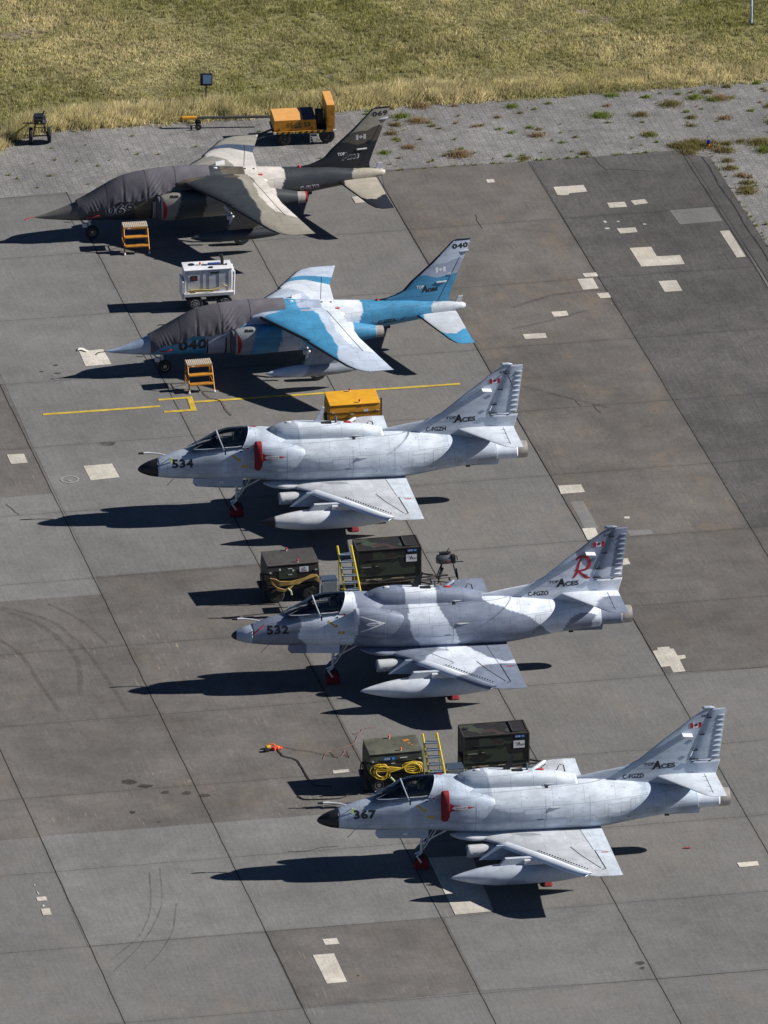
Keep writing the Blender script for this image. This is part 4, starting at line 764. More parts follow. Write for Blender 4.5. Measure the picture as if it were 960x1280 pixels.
    # ---- writing
    v,f=text_fit(number,.66,.265,.042,0,1.1); decal('nose_number',v,f,(1.05,-1.5,1.87),(1,0,.03),(0,0,1),bb,M_INK,root,(0,1,0),.007,OX)
    v,f=text_fit(reg,.64,.14,.03); bf=bvh_of([fin,body]); decal('registration',v,f,(9.15,-1.5,2.475),(1,0,.0),(0,0,1),bf,M_INK,root,(0,1,0),.008,OX)
    T=merge2([shift(text_fit('TOP',.31,.10,.032),0,.14),shift(text_fit('A',.28,.28,.05,.12),.24,-.0),shift(text_fit('CES',.43,.165,.040),.51,0)])
    decal('logo_lettering',*T,(9.79,-1.5,2.70),(1,0,.03),(0,0,1),bf,M_INK,root,(0,1,0),.010,OX)
    v,f=text_fit(number,.24,.095,.03); decal('fin_number',v,f,(11.50,-1.5,4.285),(1,0,.02),(0,0,1),bf,mat('faded_lettering',(.05,.06,.09),.6),root,(0,1,0),.008,OX)
    fx,fz=11.17,3.96
    decal('flag',*quad(0,0,.345,.165),(fx,-1.5,fz),(1,0,.02),(0,0,1),bf,M_WHITEMARK,root,(0,1,0),.008,OX)
    v,f=merge2([quad(0,0,.088,.165),quad(.257,0,.345,.165),([(.1725+a*.13,.083+b*.13) for a,b in LEAF],[list(range(len(LEAF)))])]); decal('flag_emblem',v,f,(fx,-1.5,fz),(1,0,.02),(0,0,1),bf,M_RED,root,(0,1,0),.014,OX)
    if camo:
        Rp=merge2([ribbon([(10.63,3.57),(10.74,3.66),(10.89,3.67),(11.03,3.57),(11.06,3.41),(10.97,3.25),(10.72,3.20)],[.05,.08,.08,.09,.10,.08,.05]),ribbon([(10.80,3.64),(10.71,3.40),(10.65,3.13),(10.55,2.97)],[.04,.08,.09,.05]),ribbon([(10.71,3.20),(10.86,3.05),(10.97,2.97),(11.08,2.94)],[.06,.10,.09,.03]),ribbon([(10.60,3.24),(10.68,3.19)],[.04,.05])])
        decal('fin_letter',*Rp,(0,-1.5,0),(1,0,0),(0,0,1),bf,mat('crimson_marking',(.36,.01,.02),.55),root,(0,1,0),.010,OX)
    # rescue markings
    bn=bvh_of([body])
    decal('rescue_arrow',[(0,.03),(.22,-.13),(.20,-.16),(.32,-.165),(.30,-.05),(.26,-.09),(.04,.07)],[[0,1,2,3,4,5,6]],(2.88,-1.5,2.22),(1,0,0),(0,0,1),bn,M_MARKY,root,(0,1,0),.007,OX)
    decal('rescue_plate',*merge2([quad(0,0,.09,.085),quad(.11,0,.20,.085)]),(3.21,-1.5,1.84),(1,0,0),(0,0,1),bn,M_MARKY,root,(0,1,0),.007,OX)
    decal('seat_triangle',[(-.09,.07),(.09,.07),(0,-.09)],[[0,1,2]],(3.42,-1.5,2.42),(1,0,0),(0,0,1),bvh_of([o for o in bpy.data.objects if o.parent==root and o.name.startswith('canopy_fairing')]+[body]),M_WHITEMARK,root,(0,1,0),.006,OX)
    decal('seat_triangle_centre',[(-.055,.045),(.055,.045),(0,-.055)],[[0,1,2]],(3.42,-1.5,2.42),(1,0,0),(0,0,1),bvh_of([o for o in bpy.data.objects if o.parent==root and o.name.startswith('canopy_fairing')]+[body]),M_RED,root,(0,1,0),.012,OX)
    if camo: MB().tube([(.60-OX,-.29,1.86),(.82-OX,-.31,2.05),(.98-OX,-.27,2.17)],.02,6).build('red_ribbon',mat('red_ribbon_cloth',(.55,.03,.05),.8),root)
    else: MB().box((1.02-OX,-.28,2.10),(.045,.02,.20),0,('Y',.1)).build('lime_ribbon',M_LIME,root); MB().tube([(.70-OX,-.26,1.99),(1.0-OX,-.25,2.18)],.009,5).build('ribbon_cord',M_BLACK,root)
    # red fabric covers standing round the wheels
    def world(x,y): return (loc[0]+(x-OX)*c-y*s,loc[1]+(x-OX)*s+y*c,.012)
    def cover(x,y,w_,h_,label):
        t=MB().add([(-w_*.5,-.17,0),(w_*.5,-.17,0),(w_*.5,.17,0),(-w_*.5,.17,0),(-w_*.36,-.10,h_),(w_*.36,-.10,h_),(w_*.36,.10,h_),(-w_*.36,.10,h_)],[[0,3,2,1],[4,5,6,7],[0,1,5,4],[1,2,6,5],[2,3,7,6],[3,0,4,7]])
        o=t.build('wheel_cover',M_REDCLOTH); o.location=world(x,y); o.rotation_euler=(0,0,psi); bm=bmesh.new(); bm.from_mesh(o.data); bmesh.ops.bevel(bm,geom=bm.edges[:],offset=.03,segments=2,affect='EDGES'); bm.to_mesh(o.data); bm.free()
        tag(o,label,'wheel cover','red covers on the wheels of the grey jets')
    cover(3.12,-.02,.44,.34,'dark red cover round the nose wheel of the grey jet numbered '+number)
    cover(6.62,-1.76,.30,.08,'low red cover at the main wheel under the wing tank of jet '+number)
    return root

attack_jet((-1.983,-27.029),R(9.0),'light grey attack jet with black nose and 367 on its side, nearest the camera','367','C-FGZD','grey')
attack_jet((-4.655,-13.593),R(8.9),'two-tone grey camouflaged attack jet 532 with a red letter R on its fin','532','C-FGZO','camo')
attack_jet((-7.731,-.719),R(8.8),'light grey attack jet 534 with black nose, beside the yellow ground line','534','C-FGZH','grey')
# ------------------------------------------------------------------ high winged jet trainers with fabric covers over their cockpits
M_COVER=mat('grey_cover_fabric',(.105,.098,.115),.8,0,.22,2.2,attr=True,bump=.14,spec=.3)
def trainer(P0,psi,label,number,reg,pal,cover_label):
    c,s=math.cos(psi),math.sin(psi); loc=(P0[0]+OX*c,P0[1]+OX*s,.012)
    root=thing('jet_trainer',label,'jet trainer',loc,psi,'camouflaged jet trainers under cockpit covers')
    A,Bc,Cc,DK,NOSE,COLR,FB=[np.array(q) for q in pal]      # main, pale, mid grey, darkest, nose, edge
    def fusc(x,y,z):
        n=len(x); xx=x+wob(x,z,.02); cc=np.tile(A,(n,1))
        setc(cc,x<1.52,NOSE)
        setc(cc,(xx>3.22)&(xx<4.4)&(z<1.7),Cc)
        setc(cc,inside(xx,z,[(3.9,1.7),(3.9,2.6),(5.58,2.6),(5.60,2.20),(5.86,1.80),(5.6,1.5)]),Cc)
        setc(cc,inside(xx,z,[(6.20,2.6),(6.22,2.17),(6.36,1.81),(6.5,1.2),(7.6,1.2),(7.5,2.6)]),Cc)
        setc(cc,inside(xx,z,[(7.15,2.6),(7.1,1.9),(7.0,1.2),(7.9,.2),(8.10,1.08),(8.30,1.30),(8.46,1.75),(8.41,2.06),(8.38,2.6)]),Bc)
        setc(cc,inside(xx,z,[(10.92,1.74),(10.74,1.6),(10.73,1.46),(10.85,1.30),(11.0,1.0),(12.2,.9),(12.2,2),(11.2,1.8)]),FB)
        return cc
    def nacc(x,y,z):
        cc=np.tile(A,(len(x),1)); xx=x+wob(x,z,.02)
        setc(cc,x<4.75-(1.28-z)*.30,Bc*.42); setc(cc,inside(xx,z,[(5.76,1.9),(5.62,1.28),(5.50,.65),(5.5,.2),(6.3,.2),(6.35,1.9)]),COLR)  # front band: pale paint darkened, shade painted into its colour
        setc(cc,inside(xx,z,[(7.2,2),(7.6,1.1),(8.05,1.20),(8.0,2)]),Bc); return cc
    def wingc(x,y,z):
        ya=y; cc=np.tile(A,(len(x),1)); xx=x+wob(x,y,.03)
        near=y<0
        setc(cc,near&inside(xx,ya,[(6.51,.3),(6.70,-.18),(6.93,-.87),(6.93,-1.78),(7.02,-2.60),(7.04,-2.84),(6.89,-4.2),(6.9,-5),(9,-5),(9,.3)]),COLR)
        setc(cc,near&inside(xx,ya,[(7.0,.3),(7.07,-.09),(7.29,-.71),(7.25,-1.1),(7.28,-1.8),(7.39,-2.34),(7.55,-2.9),(7.82,-3.05),(8.25,-3.4),(9,-3),(9,.3)]),Bc)
        setc(cc,near&(x<5.15)&(y>-.72),Cc*1.2)
        far=y>=0
        setc(cc,far,Bc); setc(cc,far&inside(xx,ya,[(4.5,0),(5.4,.9),(5.75,1.5),(6.01,1.97),(6.45,1.99),(6.8,1.35),(6.9,0)]),COLR)
        setc(cc,far&(inside(xx,ya,[(6.3,3.0),(6.73,3.31),(7.19,3.41),(7.82,3.23),(8.4,3.0),(8.6,6),(5.5,6)])),COLR)
        setc(cc,far&inside(xx,ya,[(6.3,3.05),(6.73,3.31),(7.19,3.41),(7.82,3.23),(8.5,3.0),(8.5,2.1),(7.93,2.25),(7.54,2.55),(7.19,2.90),(6.75,2.9),(6.2,2.6)]),A if number=='040' else DK*1.0+np.array([.05,.07,.11]))
        return cc
    def finc(x,y,z):
        cc=np.tile(A if number=='040' else DK,(len(x),1)); xx=x; zz=z+wob(x,z,.02)
        setc(cc,inside(xx,zz,[(10.2,2.67),(10.60,2.66),(10.97,2.52),(11.32,2.59),(11.68,2.66),(12.4,2.6),(12.4,5),(10.2,5)]),Cc if number=='040' else np.array([.085,.076,.062]))
        setc(cc,inside(xx,zz,[(10.70,2.9),(10.80,2.95),(11.0,2.98),(11.28,2.99),(11.50,3.14),(11.70,3.19),(12.0,2.95),(12.4,2.9),(12.4,5),(10.6,5)]),COLR)
        le=np.interp(z,[1.93,2.03,2.16,2.46,3.0,3.79],[9.21,9.55,9.82,10.09,10.71,11.46]); setc(cc,x<le+.085,DK*.6); setc(cc,z>3.74,DK*.6)
        return cc
    def stabc(x,y,z):
        yy=np.where(y<0,y,-y); cc=np.tile(A if number=='040' else DK*1.3,(len(x),1)); setc(cc,inside(x+wob(x,y,.02),yy,[(10.46,.2),(10.49,-.07),(10.44,-.64),(10.75,-1.3),(10.95,-1.52),(11.25,-1.56),(11.53,-1.28),(12.3,-1.1),(12.3,.3)]),FB); return cc
    fus=[(0.0,0,.88,.008,.008,.008,2),(.3,0,.885,.07,.07,.075,2),(.76,0,.91,.165,.165,.165,2),(1.4,0,.97,.29,.32,.30,2.1),(1.9,0,1.02,.38,.46,.37,2.2),(2.35,0,1.05,.43,.58,.42,2.3),(2.8,0,1.08,.47,.66,.48,2.3),(3.3,0,1.10,.50,.72,.54,2.4),(4.3,0,1.12,.54,.85,.56,2.4),(5.0,0,1.15,.54,.98,.58,2.4),(5.7,0,1.18,.52,1.00,.6,2.4),(6.6,0,1.22,.50,.87,.62,2.3),(7.6,0,1.30,.47,.70,.58,2.2),(8.5,0,1.36,.42,.56,.48,2.1),(9.2,0,1.40,.37,.48,.42,2),(10.0,0,1.44,.31,.38,.36,2),(10.8,0,1.47,.24,.23,.29,2),(11.4,0,1.48,.17,.17,.19,2),(11.8,0,1.475,.115,.11,.115,2),(11.9,0,1.475,.06,.06,.06,2)]
    V,F=loft(fus,.045,80); body=mk('fuselage',V,F,M_JET,root,True,fusc,OX)
    MB().tube([(0.02-OX,0,.88),(-.22-OX,0,.865)],.014,6).tube([(-.22-OX,0,.865),(-.32-OX,-.02,.80)],.02,6).build('pitot_tube',M_BLACK if number=='040' else mat('red_ribbon_cloth',(.55,.03,.05),.8),root)
    # nacelles, intakes and nozzles
    for sd in (-1,1):
        V,F=loft([(4.12,sd*.64,1.14,.18,.36,.42,2.8),(4.2,sd*.65,1.14,.23,.40,.46,2.8),(4.9,sd*.66,1.16,.28,.46,.50,2.6),(6.0,sd*.66,1.18,.31,.46,.50,2.4),(7.2,sd*.64,1.16,.33,.42,.44,2.2),(8.0,sd*.62,1.12,.28,.33,.34,2),(8.78,sd*.62,1.07,.20,.21,.21,2)],.05,44)
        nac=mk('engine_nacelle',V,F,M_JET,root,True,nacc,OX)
        MB().lathe([(.20,8.77),(.185,9.04),(.15,9.04),(.14,8.82),(.01,8.8)],(-OX,sd*.62,1.065),'x',28).build('exhaust_nozzle',M_NOZZLE,nac,True)
        if number!='040': MB().lathe([(.01,9.05),(.19,9.05),(.19,9.10),(.01,9.11)],(-OX,sd*.62,1.065),'x',24).build('nozzle_cover',M_RED,nac,True)
        else: MB().lathe([(.01,9.0),(.145,9.0),(.145,9.03),(.01,9.03)],(-OX,sd*.62,1.065),'x',24).build('nozzle_cover',mat('dark_cover',(.05,.02,.025),.8),nac,True)
        V,F=loft([(4.02,sd*.645,1.13,.15,.34,.38,2.8),(4.05,sd*.645,1.13,.19,.37,.42,2.8),(4.135,sd*.645,1.13,.20,.37,.42,2.8)],.03,36); mk('intake_cover',V,F,mat('intake_cover_fabric',(.085,.078,.10),.85,0,.2),nac,True,None,OX)
        bn=bvh_of([nac])
        decal('red_panel',[(.13*math.cos(a),.34*math.sin(a)) for a in np.linspace(-math.pi/2,math.pi/2,12)],[list(range(12))],(4.20,sd*1.5,1.10),(1,0,0),(0,0,1),bn,mat('deep_red_marking',(.30,.01,.02),.6),nac,(0,-sd,0),.006,OX)
        if sd<0: decal('intake_slot',*quad(0,0,.30,.07),(4.42,-1.5,1.50),(1,0,0),(0,0,1),bn,M_BLACK,nac,(0,1,0),.008,OX)
    bb=bvh_of([body])
    for x,w_,m_ in ((3.26,.045,M_BLACK),(3.86,.05,M_BLACK)):
        decal('cover_strap',*quad(0,0,w_,.62),(x,-1.5,.62),(1,0,0),(0,0,1),bb,m_,root,(0,1,0),.012,OX)
    decal('side_panel',*quad(0,0,.13,.70),(4.0-.08,-1.5,.60),(1,0,0),(0,0,1),bb,mat('pale_side_panel',tuple(Bc*.42),.5),root,(0,1,0),.008,OX)  # pale panel, darkened like the nacelle front with painted-in shade
    # wings with anhedral and a dog-tooth
    for sd in (-1,1):
        zr=1.86; an=.125
        st=[(.30,zr,4.86,2.76,.10),(1.3,zr-an*1.0,5.58,2.18,.095),(2.27,zr-an*2,6.27,1.62,.09),(2.29,zr-an*2,6.20,1.69,.09),(4.0,zr-an*3.7,7.12,1.28,.085),(4.25,zr-an*3.95,7.30,1.17,.08),(4.42,zr-an*4.1,7.56,.96,.07),(4.50,zr-an*4.18,7.80,.76,.03)]
        V,F=airfoil([(sd*a,b,c_,d,e) for a,b,c_,d,e in st],False,84,120)
        if sd>0: F=[f[::-1] for f in F]
        wing=mk('wing',V,F,M_JETW,root,True,wingc,OX); bw=bvh_of([wing])
        # dark leading edge boot
        rows=[]
        for y,z,xl in ((.5,zr-.02,5.02),(2.27,zr-an*2,6.27),(2.29,zr-an*2,6.20),(4.0,zr-an*3.7,7.12),(4.3,zr-an*3.98,7.38)): rows.append((xl-OX-.006,sd*y,z+.004))
        MB().tube(rows,[.05,.042,.04,.03,.018],8).build('leading_edge_boot',M_BLACK,wing,True)
        gl=[([(7.16,sd*.28),(7.175,sd*.28),(7.83,sd*3.22),(7.81,sd*3.22)],[[0,1,2,3]])]
        decal('flap_gap',*merge2(gl),(0,0,0),(1,0,0),(0,1,0),bw,M_BLACK,wing,(0,0,-1),.008,OX)
        # wing root fairing
        V,F=loft([(4.7,sd*.42,1.83,.05,.04,.10,2),(5.2,sd*.42,1.83,.16,.14,.2,2),(6.5,sd*.42,1.80,.2,.16,.3,2),(7.5,sd*.38,1.72,.14,.08,.3,2),(8.0,sd*.30,1.62,.03,.02,.06,2)],.08,24); mk('wing_root_fairing',V,F,M_JET,wing,True,fusc,OX)
        ty=sd*2.50; tz=.70
        tkb=np.array([.36,.40,.48]) if number=='040' else np.array([.030,.037,.048])
        def tkc(x,y,z):
            cc=np.tile(tkb*.72 if number=='040' else tkb,(len(x),1)); 
            setc(cc,x<6.05+(z-tz)*.8,tkb*1.5); return cc
        V,F=loft([(4.78,ty,tz,.012,.012,.012,2),(5.0,ty,tz,.09,.09,.09,2),(5.4,ty,tz,.16,.16,.16,2),(6.0,ty,tz,.20,.20,.20,2),(6.8,ty,tz,.20,.20,.20,2),(7.5,ty,tz,.16,.16,.16,2),(8.1,ty,tz,.02,.02,.02,2)],.06,30); tk=mk('drop_tank',V,F,M_JETP,root,True,tkc,OX)
        MB().prism([(6.35,1.50),(6.0,.86),(7.0,.84),(7.35,1.05),(7.5,1.50)],ty-.045,ty+.045).build('pylon',mat('pylon_'+number,tuple(COLR*.55),.5,0,.2),root,False,OX)
        leg=MB().tube([(6.25-OX,sd*.95,1.1),(6.50-OX,sd*1.30,.78),(6.55-OX,sd*1.35,.28)],.055,10).tube([(6.33-OX,sd*1.55,.98),(6.33-OX,sd*1.57,.55)],.05,8).tube([(6.1-OX,sd*1.35,1.0),(6.45-OX,sd*1.45,.98)],.035,8).box((6.30-OX,sd*1.5,.92),(.16,.12,.14),0,None,.02).build('main_gear_leg',M_WHITE,root,True)
        wheel(leg,(6.66,sd*1.66,.29),.29,.19,OX,M_METAL)
        V,F=airfoil([(sd*.10,1.35,10.20,1.36,.07),(sd*.3,1.33,10.30,1.28,.07),(sd*1.85,1.10,10.97,.72,.07),(sd*2.05,1.07,11.10,.62,.06),(sd*2.18,1.05,11.3,.42,.03)],False,50,60)
        if sd>0: F=[f[::-1] for f in F]
        sb=mk('tailplane',V,F,M_JETP,root,True,stabc,OX)
        MB().tube([(10.28-OX,sd*.26,1.345),(10.97-OX,sd*1.85,1.11),(11.15-OX,sd*2.12,1.065)],[.03,.022,.012],6).build('leading_edge_boot',M_BLACK,sb,True)
        
        if sd>0: MB().box((6.45-OX,sd*.75,1.96),(.36,.05,.14),sd*.4).build('wing_fence',M_BLUEGREY,wing)
    # fin and rudder, sloping spine fairing
    P=[(1.60,10.0,11.40,.05),(1.80,9.0,11.36,.05),(1.90,8.95,11.38,.05),(1.95,9.30,11.40,.06),(2.03,9.55,11.43,.065),(2.16,9.82,11.47,.07),(2.46,10.09,11.58,.075),(3.0,10.71,11.79,.08),(3.5,11.22,11.98,.08),(3.74,11.44,12.06,.08),(3.80,11.60,12.06,.06)]
    V,F=airfoil([(z,0,xl,xt-xl,t) for z,xl,xt,t in P],True,70,120); fin=mk('tail_fin',V,F,M_JETP,root,True,finc,OX)
    bf=bvh_of([fin]); decal('rudder_gap',[(10.98,1.72),(11.0,1.72),(11.72,3.18),(11.70,3.18)],[[0,1,2,3]],(0,-1.5,0),(1,0,0),(0,0,1),bf,M_BLACK,fin,(0,1,0),.007,OX)
    MB().box((11.10-OX,0,2.37),(.34,.14,.035),0,('Y',-.03)).build('fin_light',M_WHITE,fin)
    MB().tube([(11.15-OX,0,2.60),(11.42-OX,0,2.62)],[.02,.055],8).build('fin_pod',M_BLACK if number!='040' else M_BLUEGREY,fin,True)
    MB().tube([(11.65-OX,0,3.36),(12.0-OX,0,3.38)],[.02,.05],8).build('rear_lamp',M_BLUEGREY,fin,True)
    MB().prism([(11.55,1.56),(11.66,1.80),(11.82,1.82),(11.74,1.56)],-.03,.03).build('tail_aerial',M_BLUEGREY,root,False,OX)
    MB().lathe([(.01,.05),(.05,.03),(.06,0),(.06,-.04)],(8.98-OX,0,1.90),'z',14).build('beacon',M_RED,root,True)
    fa=MB()
    for x,w_ in ((5.35,.12),(6.12,.16),(7.15,.05),(7.45,.05)): fa.box((x-OX,-.10,np.interp(x,[5.3,6.1,7.5],[2.175,2.14,2.01])),(w_*.8,.07,.06),0,None,.015)
    fa.build('spine_fitting',M_WHITE,root,True)
    MB().lathe([(.01,.012),(.075,.010),(.08,-.06)],(7.60-OX,-.30,1.868),'z',16).build('red_cap',M_RED,root,True)
    MB().box((8.7-OX,0,.86),(.26,.05,.04)).box((9.35-OX,-.05,.955),(.10,.04,.10)).box((9.05-OX,0,.90),(.30,.06,.03)).box((9.78-OX,-.30,1.32),(.20,.03,.03),0,('Y',-.4)).build('belly_aerial',M_BLACK,root)
    # nose gear
    leg=MB().tube([(1.85-OX,0,.75),(1.90-OX,0,.30)],.05,10).box((1.72-OX,-.02,.46),(.16,.12,.16),0,None,.03).tube([(1.6-OX,.05,.62),(1.88-OX,.05,.35)],.022,6).build('nose_gear_leg',M_BLUEGREY,root,True)
    wheel(leg,(1.95,-.07,.225),.225,.12,OX,M_METAL)
    MB().tube([(1.25-OX,-.10,.70),(1.35-OX,-.12,.52)],.012,5).tube([(1.0-OX,-.1,.66),(1.25-OX,-.08,.63)],.010,5).build('nose_probe',M_BLACK,root)
    MB().tube([(1.72-OX,-.33,.86),(1.90-OX,-.38,.86),(2.12-OX,-.42,.92)],.025,6).build('red_ribbon',mat('pink_red_ribbon',(.62,.05,.08),.8),root)
    # writing
    if number=='040':
        ink=M_INK; v,f=text_fit(number,.92,.34,.045,0,1.08); decal('nose_number',v,f,(2.34,-1.5,.86),(1,0,.06),(0,0,1),bb,ink,root,(0,1,0),.008,OX)
        v,f=text_fit(reg,.62,.14,.03); decal('registration',v,f,(8.93,-1.5,1.20),(1,0,.03),(0,0,1),bb,ink,root,(0,1,0),.008,OX)
        fc=M_WHITEMARK
    else:
        v,f=text_fit(number,.98,.38,.06,0,1.08); decal('nose_number_outline',v,f,(2.34,-1.5,.88),(1,0,.06),(0,0,1),bb,mat('pale_outline',(.50,.51,.54),.6),root,(0,1,0),.008,OX)
        v,f=text_fit(number,.93,.33,.02,0,1.12); decal('nose_number',v,f,(2.36,-1.5,.90),(1,0,.06),(0,0,1),bb,M_INK,root,(0,1,0),.014,OX)
        v,f=text_fit(reg,.66,.16,.045); decal('registration_outline',v,f,(8.93,-1.5,1.19),(1,0,.03),(0,0,1),bb,mat('pale_outline',(.50,.51,.54),.6),root,(0,1,0),.008,OX)
        v,f=text_fit(reg,.62,.115,.0); decal('registration',v,f,(8.94,-1.5,1.20),(1,0,.03),(0,0,1),bb,M_INK,root,(0,1,0),.013,OX)
        fc=mat('pale_flag',(.42,.42,.40),.6)
    v,f=text_fit(number,.52,.18,.04,0,1.12); decal('fin_number',v,f,(11.46,-1.5,3.47),(1,0,.05),(0,0,1),bf,M_INK,root,(0,1,0),.008,OX)
    v,f=merge2([quad(0,0,.085,.18),quad(.255,0,.34,.18),([(.17+a*.15,.09+b*.15) for a,b in LEAF],[list(range(len(LEAF)))])]); decal('flag_emblem',v,f,(10.90,-1.5,2.70),(1,0,.05),(0,0,1),bf,fc,root,(0,1,0),.008,OX)
    T=text_fit('TOP',.25,.11,.035); decal('logo_lettering',*T,(10.27,-1.5,2.19),(1,0,.04),(0,0,1),bf,M_WHITEMARK,root,(0,1,0),.008,OX)
    T=merge2([text_fit('A',.21,.25,.03,.1),shift(text_fit('ces',.34,.14,.035,.1),.20,.0)])
    if number!='040':
        T2=merge2([shift(text_fit('A',.24,.28,.05,.1),-.02,-.02),shift(text_fit('ces',.38,.17,.05,.1),.19,-.02)]); decal('logo_outline',*T2,(10.44,-1.5,2.04),(1,0,.05),(0,0,1),bf,mat('pale_outline',(.50,.51,.54),.6),root,(0,1,0),.008,OX)
    decal('logo_script',*T,(10.44,-1.5,2.04),(1,0,.05),(0,0,1),bf,M_INK,root,(0,1,0),.014,OX)
    # cockpit cover, a cloth of its own
    tx=[1.45,1.62,1.9,2.35,2.8,3.2,3.9,4.5,5.2,5.9]; tz_=[1.35,1.42,1.56,1.80,2.02,2.14,2.23,2.26,2.25,2.21]; hw=[.315,.365,.405,.455,.495,.525,.565,.565,.56,.55]
    hx=[1.40,1.60,1.88,2.30,2.60,2.78,3.1,3.36,3.73,3.96,4.36,4.6,4.81,5.3,5.9]; hz=[.66,.88,1.08,1.10,1.22,1.36,1.34,1.34,1.36,1.50,1.55,1.70,1.86,1.94,1.98]
    xs=np.arange(1.45,5.9,.03); na=64; V=[]
    for i,x in enumerate(xs):
        zc=np.interp(x,[1.45,2.3,3.3,5.9],[.97,1.06,1.12,1.18]); zt=float(curve(tx,tz_,x)); w_=float(curve(tx,hw,x)); h=float(np.interp(x,hx,hz))+.022*math.sin(x*9)*math.sin(x*23)
        h=min(h,zt-.05)
        e=2.0; 
        if h>=zc: sa=((h-zc)/(zt-zc))**(e/2); a0=math.asin(min(sa,.99))
        else: a0=-math.asin(min(((zc-h)/(.42)),1)**(e/2)*.99)
        a=np.linspace(a0,math.pi-a0,na); cs,sn=np.cos(a),np.sin(a)
        y=w_*np.sign(cs)*np.abs(cs)**(2/e); z=zc+np.where(sn>0,zt-zc,.36)*np.sign(sn)*np.abs(sn)**(2/e)
        # folds hanging from the spine and drawn in at the straps
        low=np.clip((zt-z)/.9,0,1); fold=.65*(.020*np.sin(x*5.5+1.6*np.sin(z*3.1))*low+.010*np.sin(x*17+z*5)*np.clip((low-.3)/.5,0,1)+.006*np.sin(x*39-z*9)*np.clip((low-.4)/.5,0,1))
        for xp in (2.95,3.75): fold-=.03*np.exp(-((x-xp)/.035)**2)*low
        # rucked gathers at the front and behind the rear seat
        fold+=.012*np.sin(x*50+z*22)*np.exp(-((x-1.95)/.25)**2)*low+.022*np.sin((x-z*.9)*40)*np.exp(-((x-4.05)/.22)**2)*low
        yy=y+np.sign(y)*(fold+.012); V.append(np.stack([np.full(na,x),yy,z+fold*.3+.012],1))
    V=np.concatenate(V); F=[[i*na+k,(i+1)*na+k,(i+1)*na+k+1,i*na+k+1] for i in range(len(xs)-1) for k in range(na-1)]
    def cvc(x,y,z):
        cc=np.tile(np.array([.092,.087,.103]),(len(x),1)); setc(cc,x>3.74,np.array([.120,.113,.130]))
        for xs_ in (2.42,3.02,3.74,4.72): setc(cc,np.abs(x-xs_)<.017,np.array([.035,.033,.04]))
        setc(cc,(np.abs(y)<.014)&(x<4.6),np.array([.05,.047,.055])); return cc
    cv=mk('cockpit_cover',V,F,M_COVER,None,True,cvc,OX); cv.location=loc; cv.rotation_euler=(0,0,psi); bm=bmesh.new(); bm.from_mesh(cv.data); bmesh.ops.recalc_face_normals(bm,faces=bm.faces); bm.to_mesh(cv.data); bm.free()
    tag(cv,cover_label,'fabric cover','grey covers tied over the trainers\' cockpits')
    return root
BLUE=[(.060,.265,.46),(.72,.78,.84),(.36,.42,.54),(.014,.02,.05),(.34,.43,.56),(.52,.60,.71),(.52,.56,.61)]
GREYB=[(.040,.046,.052),(.64,.60,.54),(.10,.085,.065),(.014,.016,.022),(.15,.14,.125),(.31,.285,.235),(.40,.365,.30)]
trainer((-8.999,10.961),R(12.2),'blue, white and grey camouflaged jet trainer numbered 040','040','C-GITA',BLUE,'dark grey fabric cover over the cockpit of the blue jet')
# the 069 jet carries its own darker paint
def g069(): return trainer((-11.579,22.470),R(12.6),'dark grey, brown and beige camouflaged jet trainer 069, farthest of the row','069','C-GLTO',GREYB,'dark grey fabric cover over the cockpit of the dark brown and beige jet')
g069()
# ------------------------------------------------------------------ ground equipment
def camo_mat(name,rough=.7):
    m=bpy.data.materials.new(name); m.use_nodes=True; n=m.node_tree; L=n.links.new; b=n.nodes['Principled BSDF']; b.inputs['Roughness'].default_value=rough
    tc=nd(n,'ShaderNodeTexCoord'); cols=[(.036,.048,.030),(.009,.010,.010),(.038,.023,.019)]
    src=None
    for i,(sc,off,th,cc) in enumerate(((1.7,(0,0,0),.50,cols[1]),(1.6,(7,3,5),.60,cols[2]))):
        mp=nd(n,'ShaderNodeMapping'); mp.inputs['Location'].default_value=off; mp.inputs['Scale'].default_value=(.8,1,1.3); L(tc.outputs['Object'],mp.inputs['Vector']); t=nd(n,'ShaderNodeTexNoise'); t.inputs['Scale'].default_value=sc; t.inputs['Detail'].default_value=1.2; L(mp.outputs[0],t.inputs['Vector'])
        mr=nd(n,'ShaderNodeMapRange'); mr.inputs[1].default_value=th; mr.inputs[2].default_value=th+.015; L(t.outputs['Fac'],mr.inputs[0]); mx=nd(n,'ShaderNodeMix',data_type='RGBA'); L(mr.outputs[0],mx.inputs[0])
        if src is None: mx.inputs[6].default_value=(*cols[0],1)
        else: L(src,mx.inputs[6])
        mx.inputs[7].default_value=(*cc,1); src=mx.outputs[2]
    t=nd(n,'ShaderNodeTexNoise'); t.inputs['Scale'].default_value=9; t.inputs['Detail'].default_value=5; L(tc.outputs['Object'],t.inputs['Vector']); mr=nd(n,'ShaderNodeMapRange'); mr.inputs[3].default_value=.7; mr.inputs[4].default_value=1.3; L(t.outputs['Fac'],mr.inputs[0]); x=nd(n,'ShaderNodeVectorMath',operation='SCALE'); L(src,x.inputs[0]); L(mr.outputs[0],x.inputs['Scale']); L(x.outputs[0],b.inputs['Base Color']); return m
M_CAMO=camo_mat('woodland_camouflage_paint')
M_CHASSIS=mat('chassis_black',(.018,.018,.019),.6,.1,.25,6)
M_ALU=mat('aluminium',(.60,.63,.66),.35,.5,.12,9)
M_STEP=mat('step_tread_grey',(.20,.245,.31),.45,.3,.15,9)
M_CABLE_Y=mat('yellow_cable',(.62,.42,.03),.5,0,.15,12)
M_CABLE_B=mat('black_cable',(.015,.015,.016),.6,0,.1)
M_BLUEPLATE=mat('blue_plate',(.02,.12,.38),.5,0,.05)
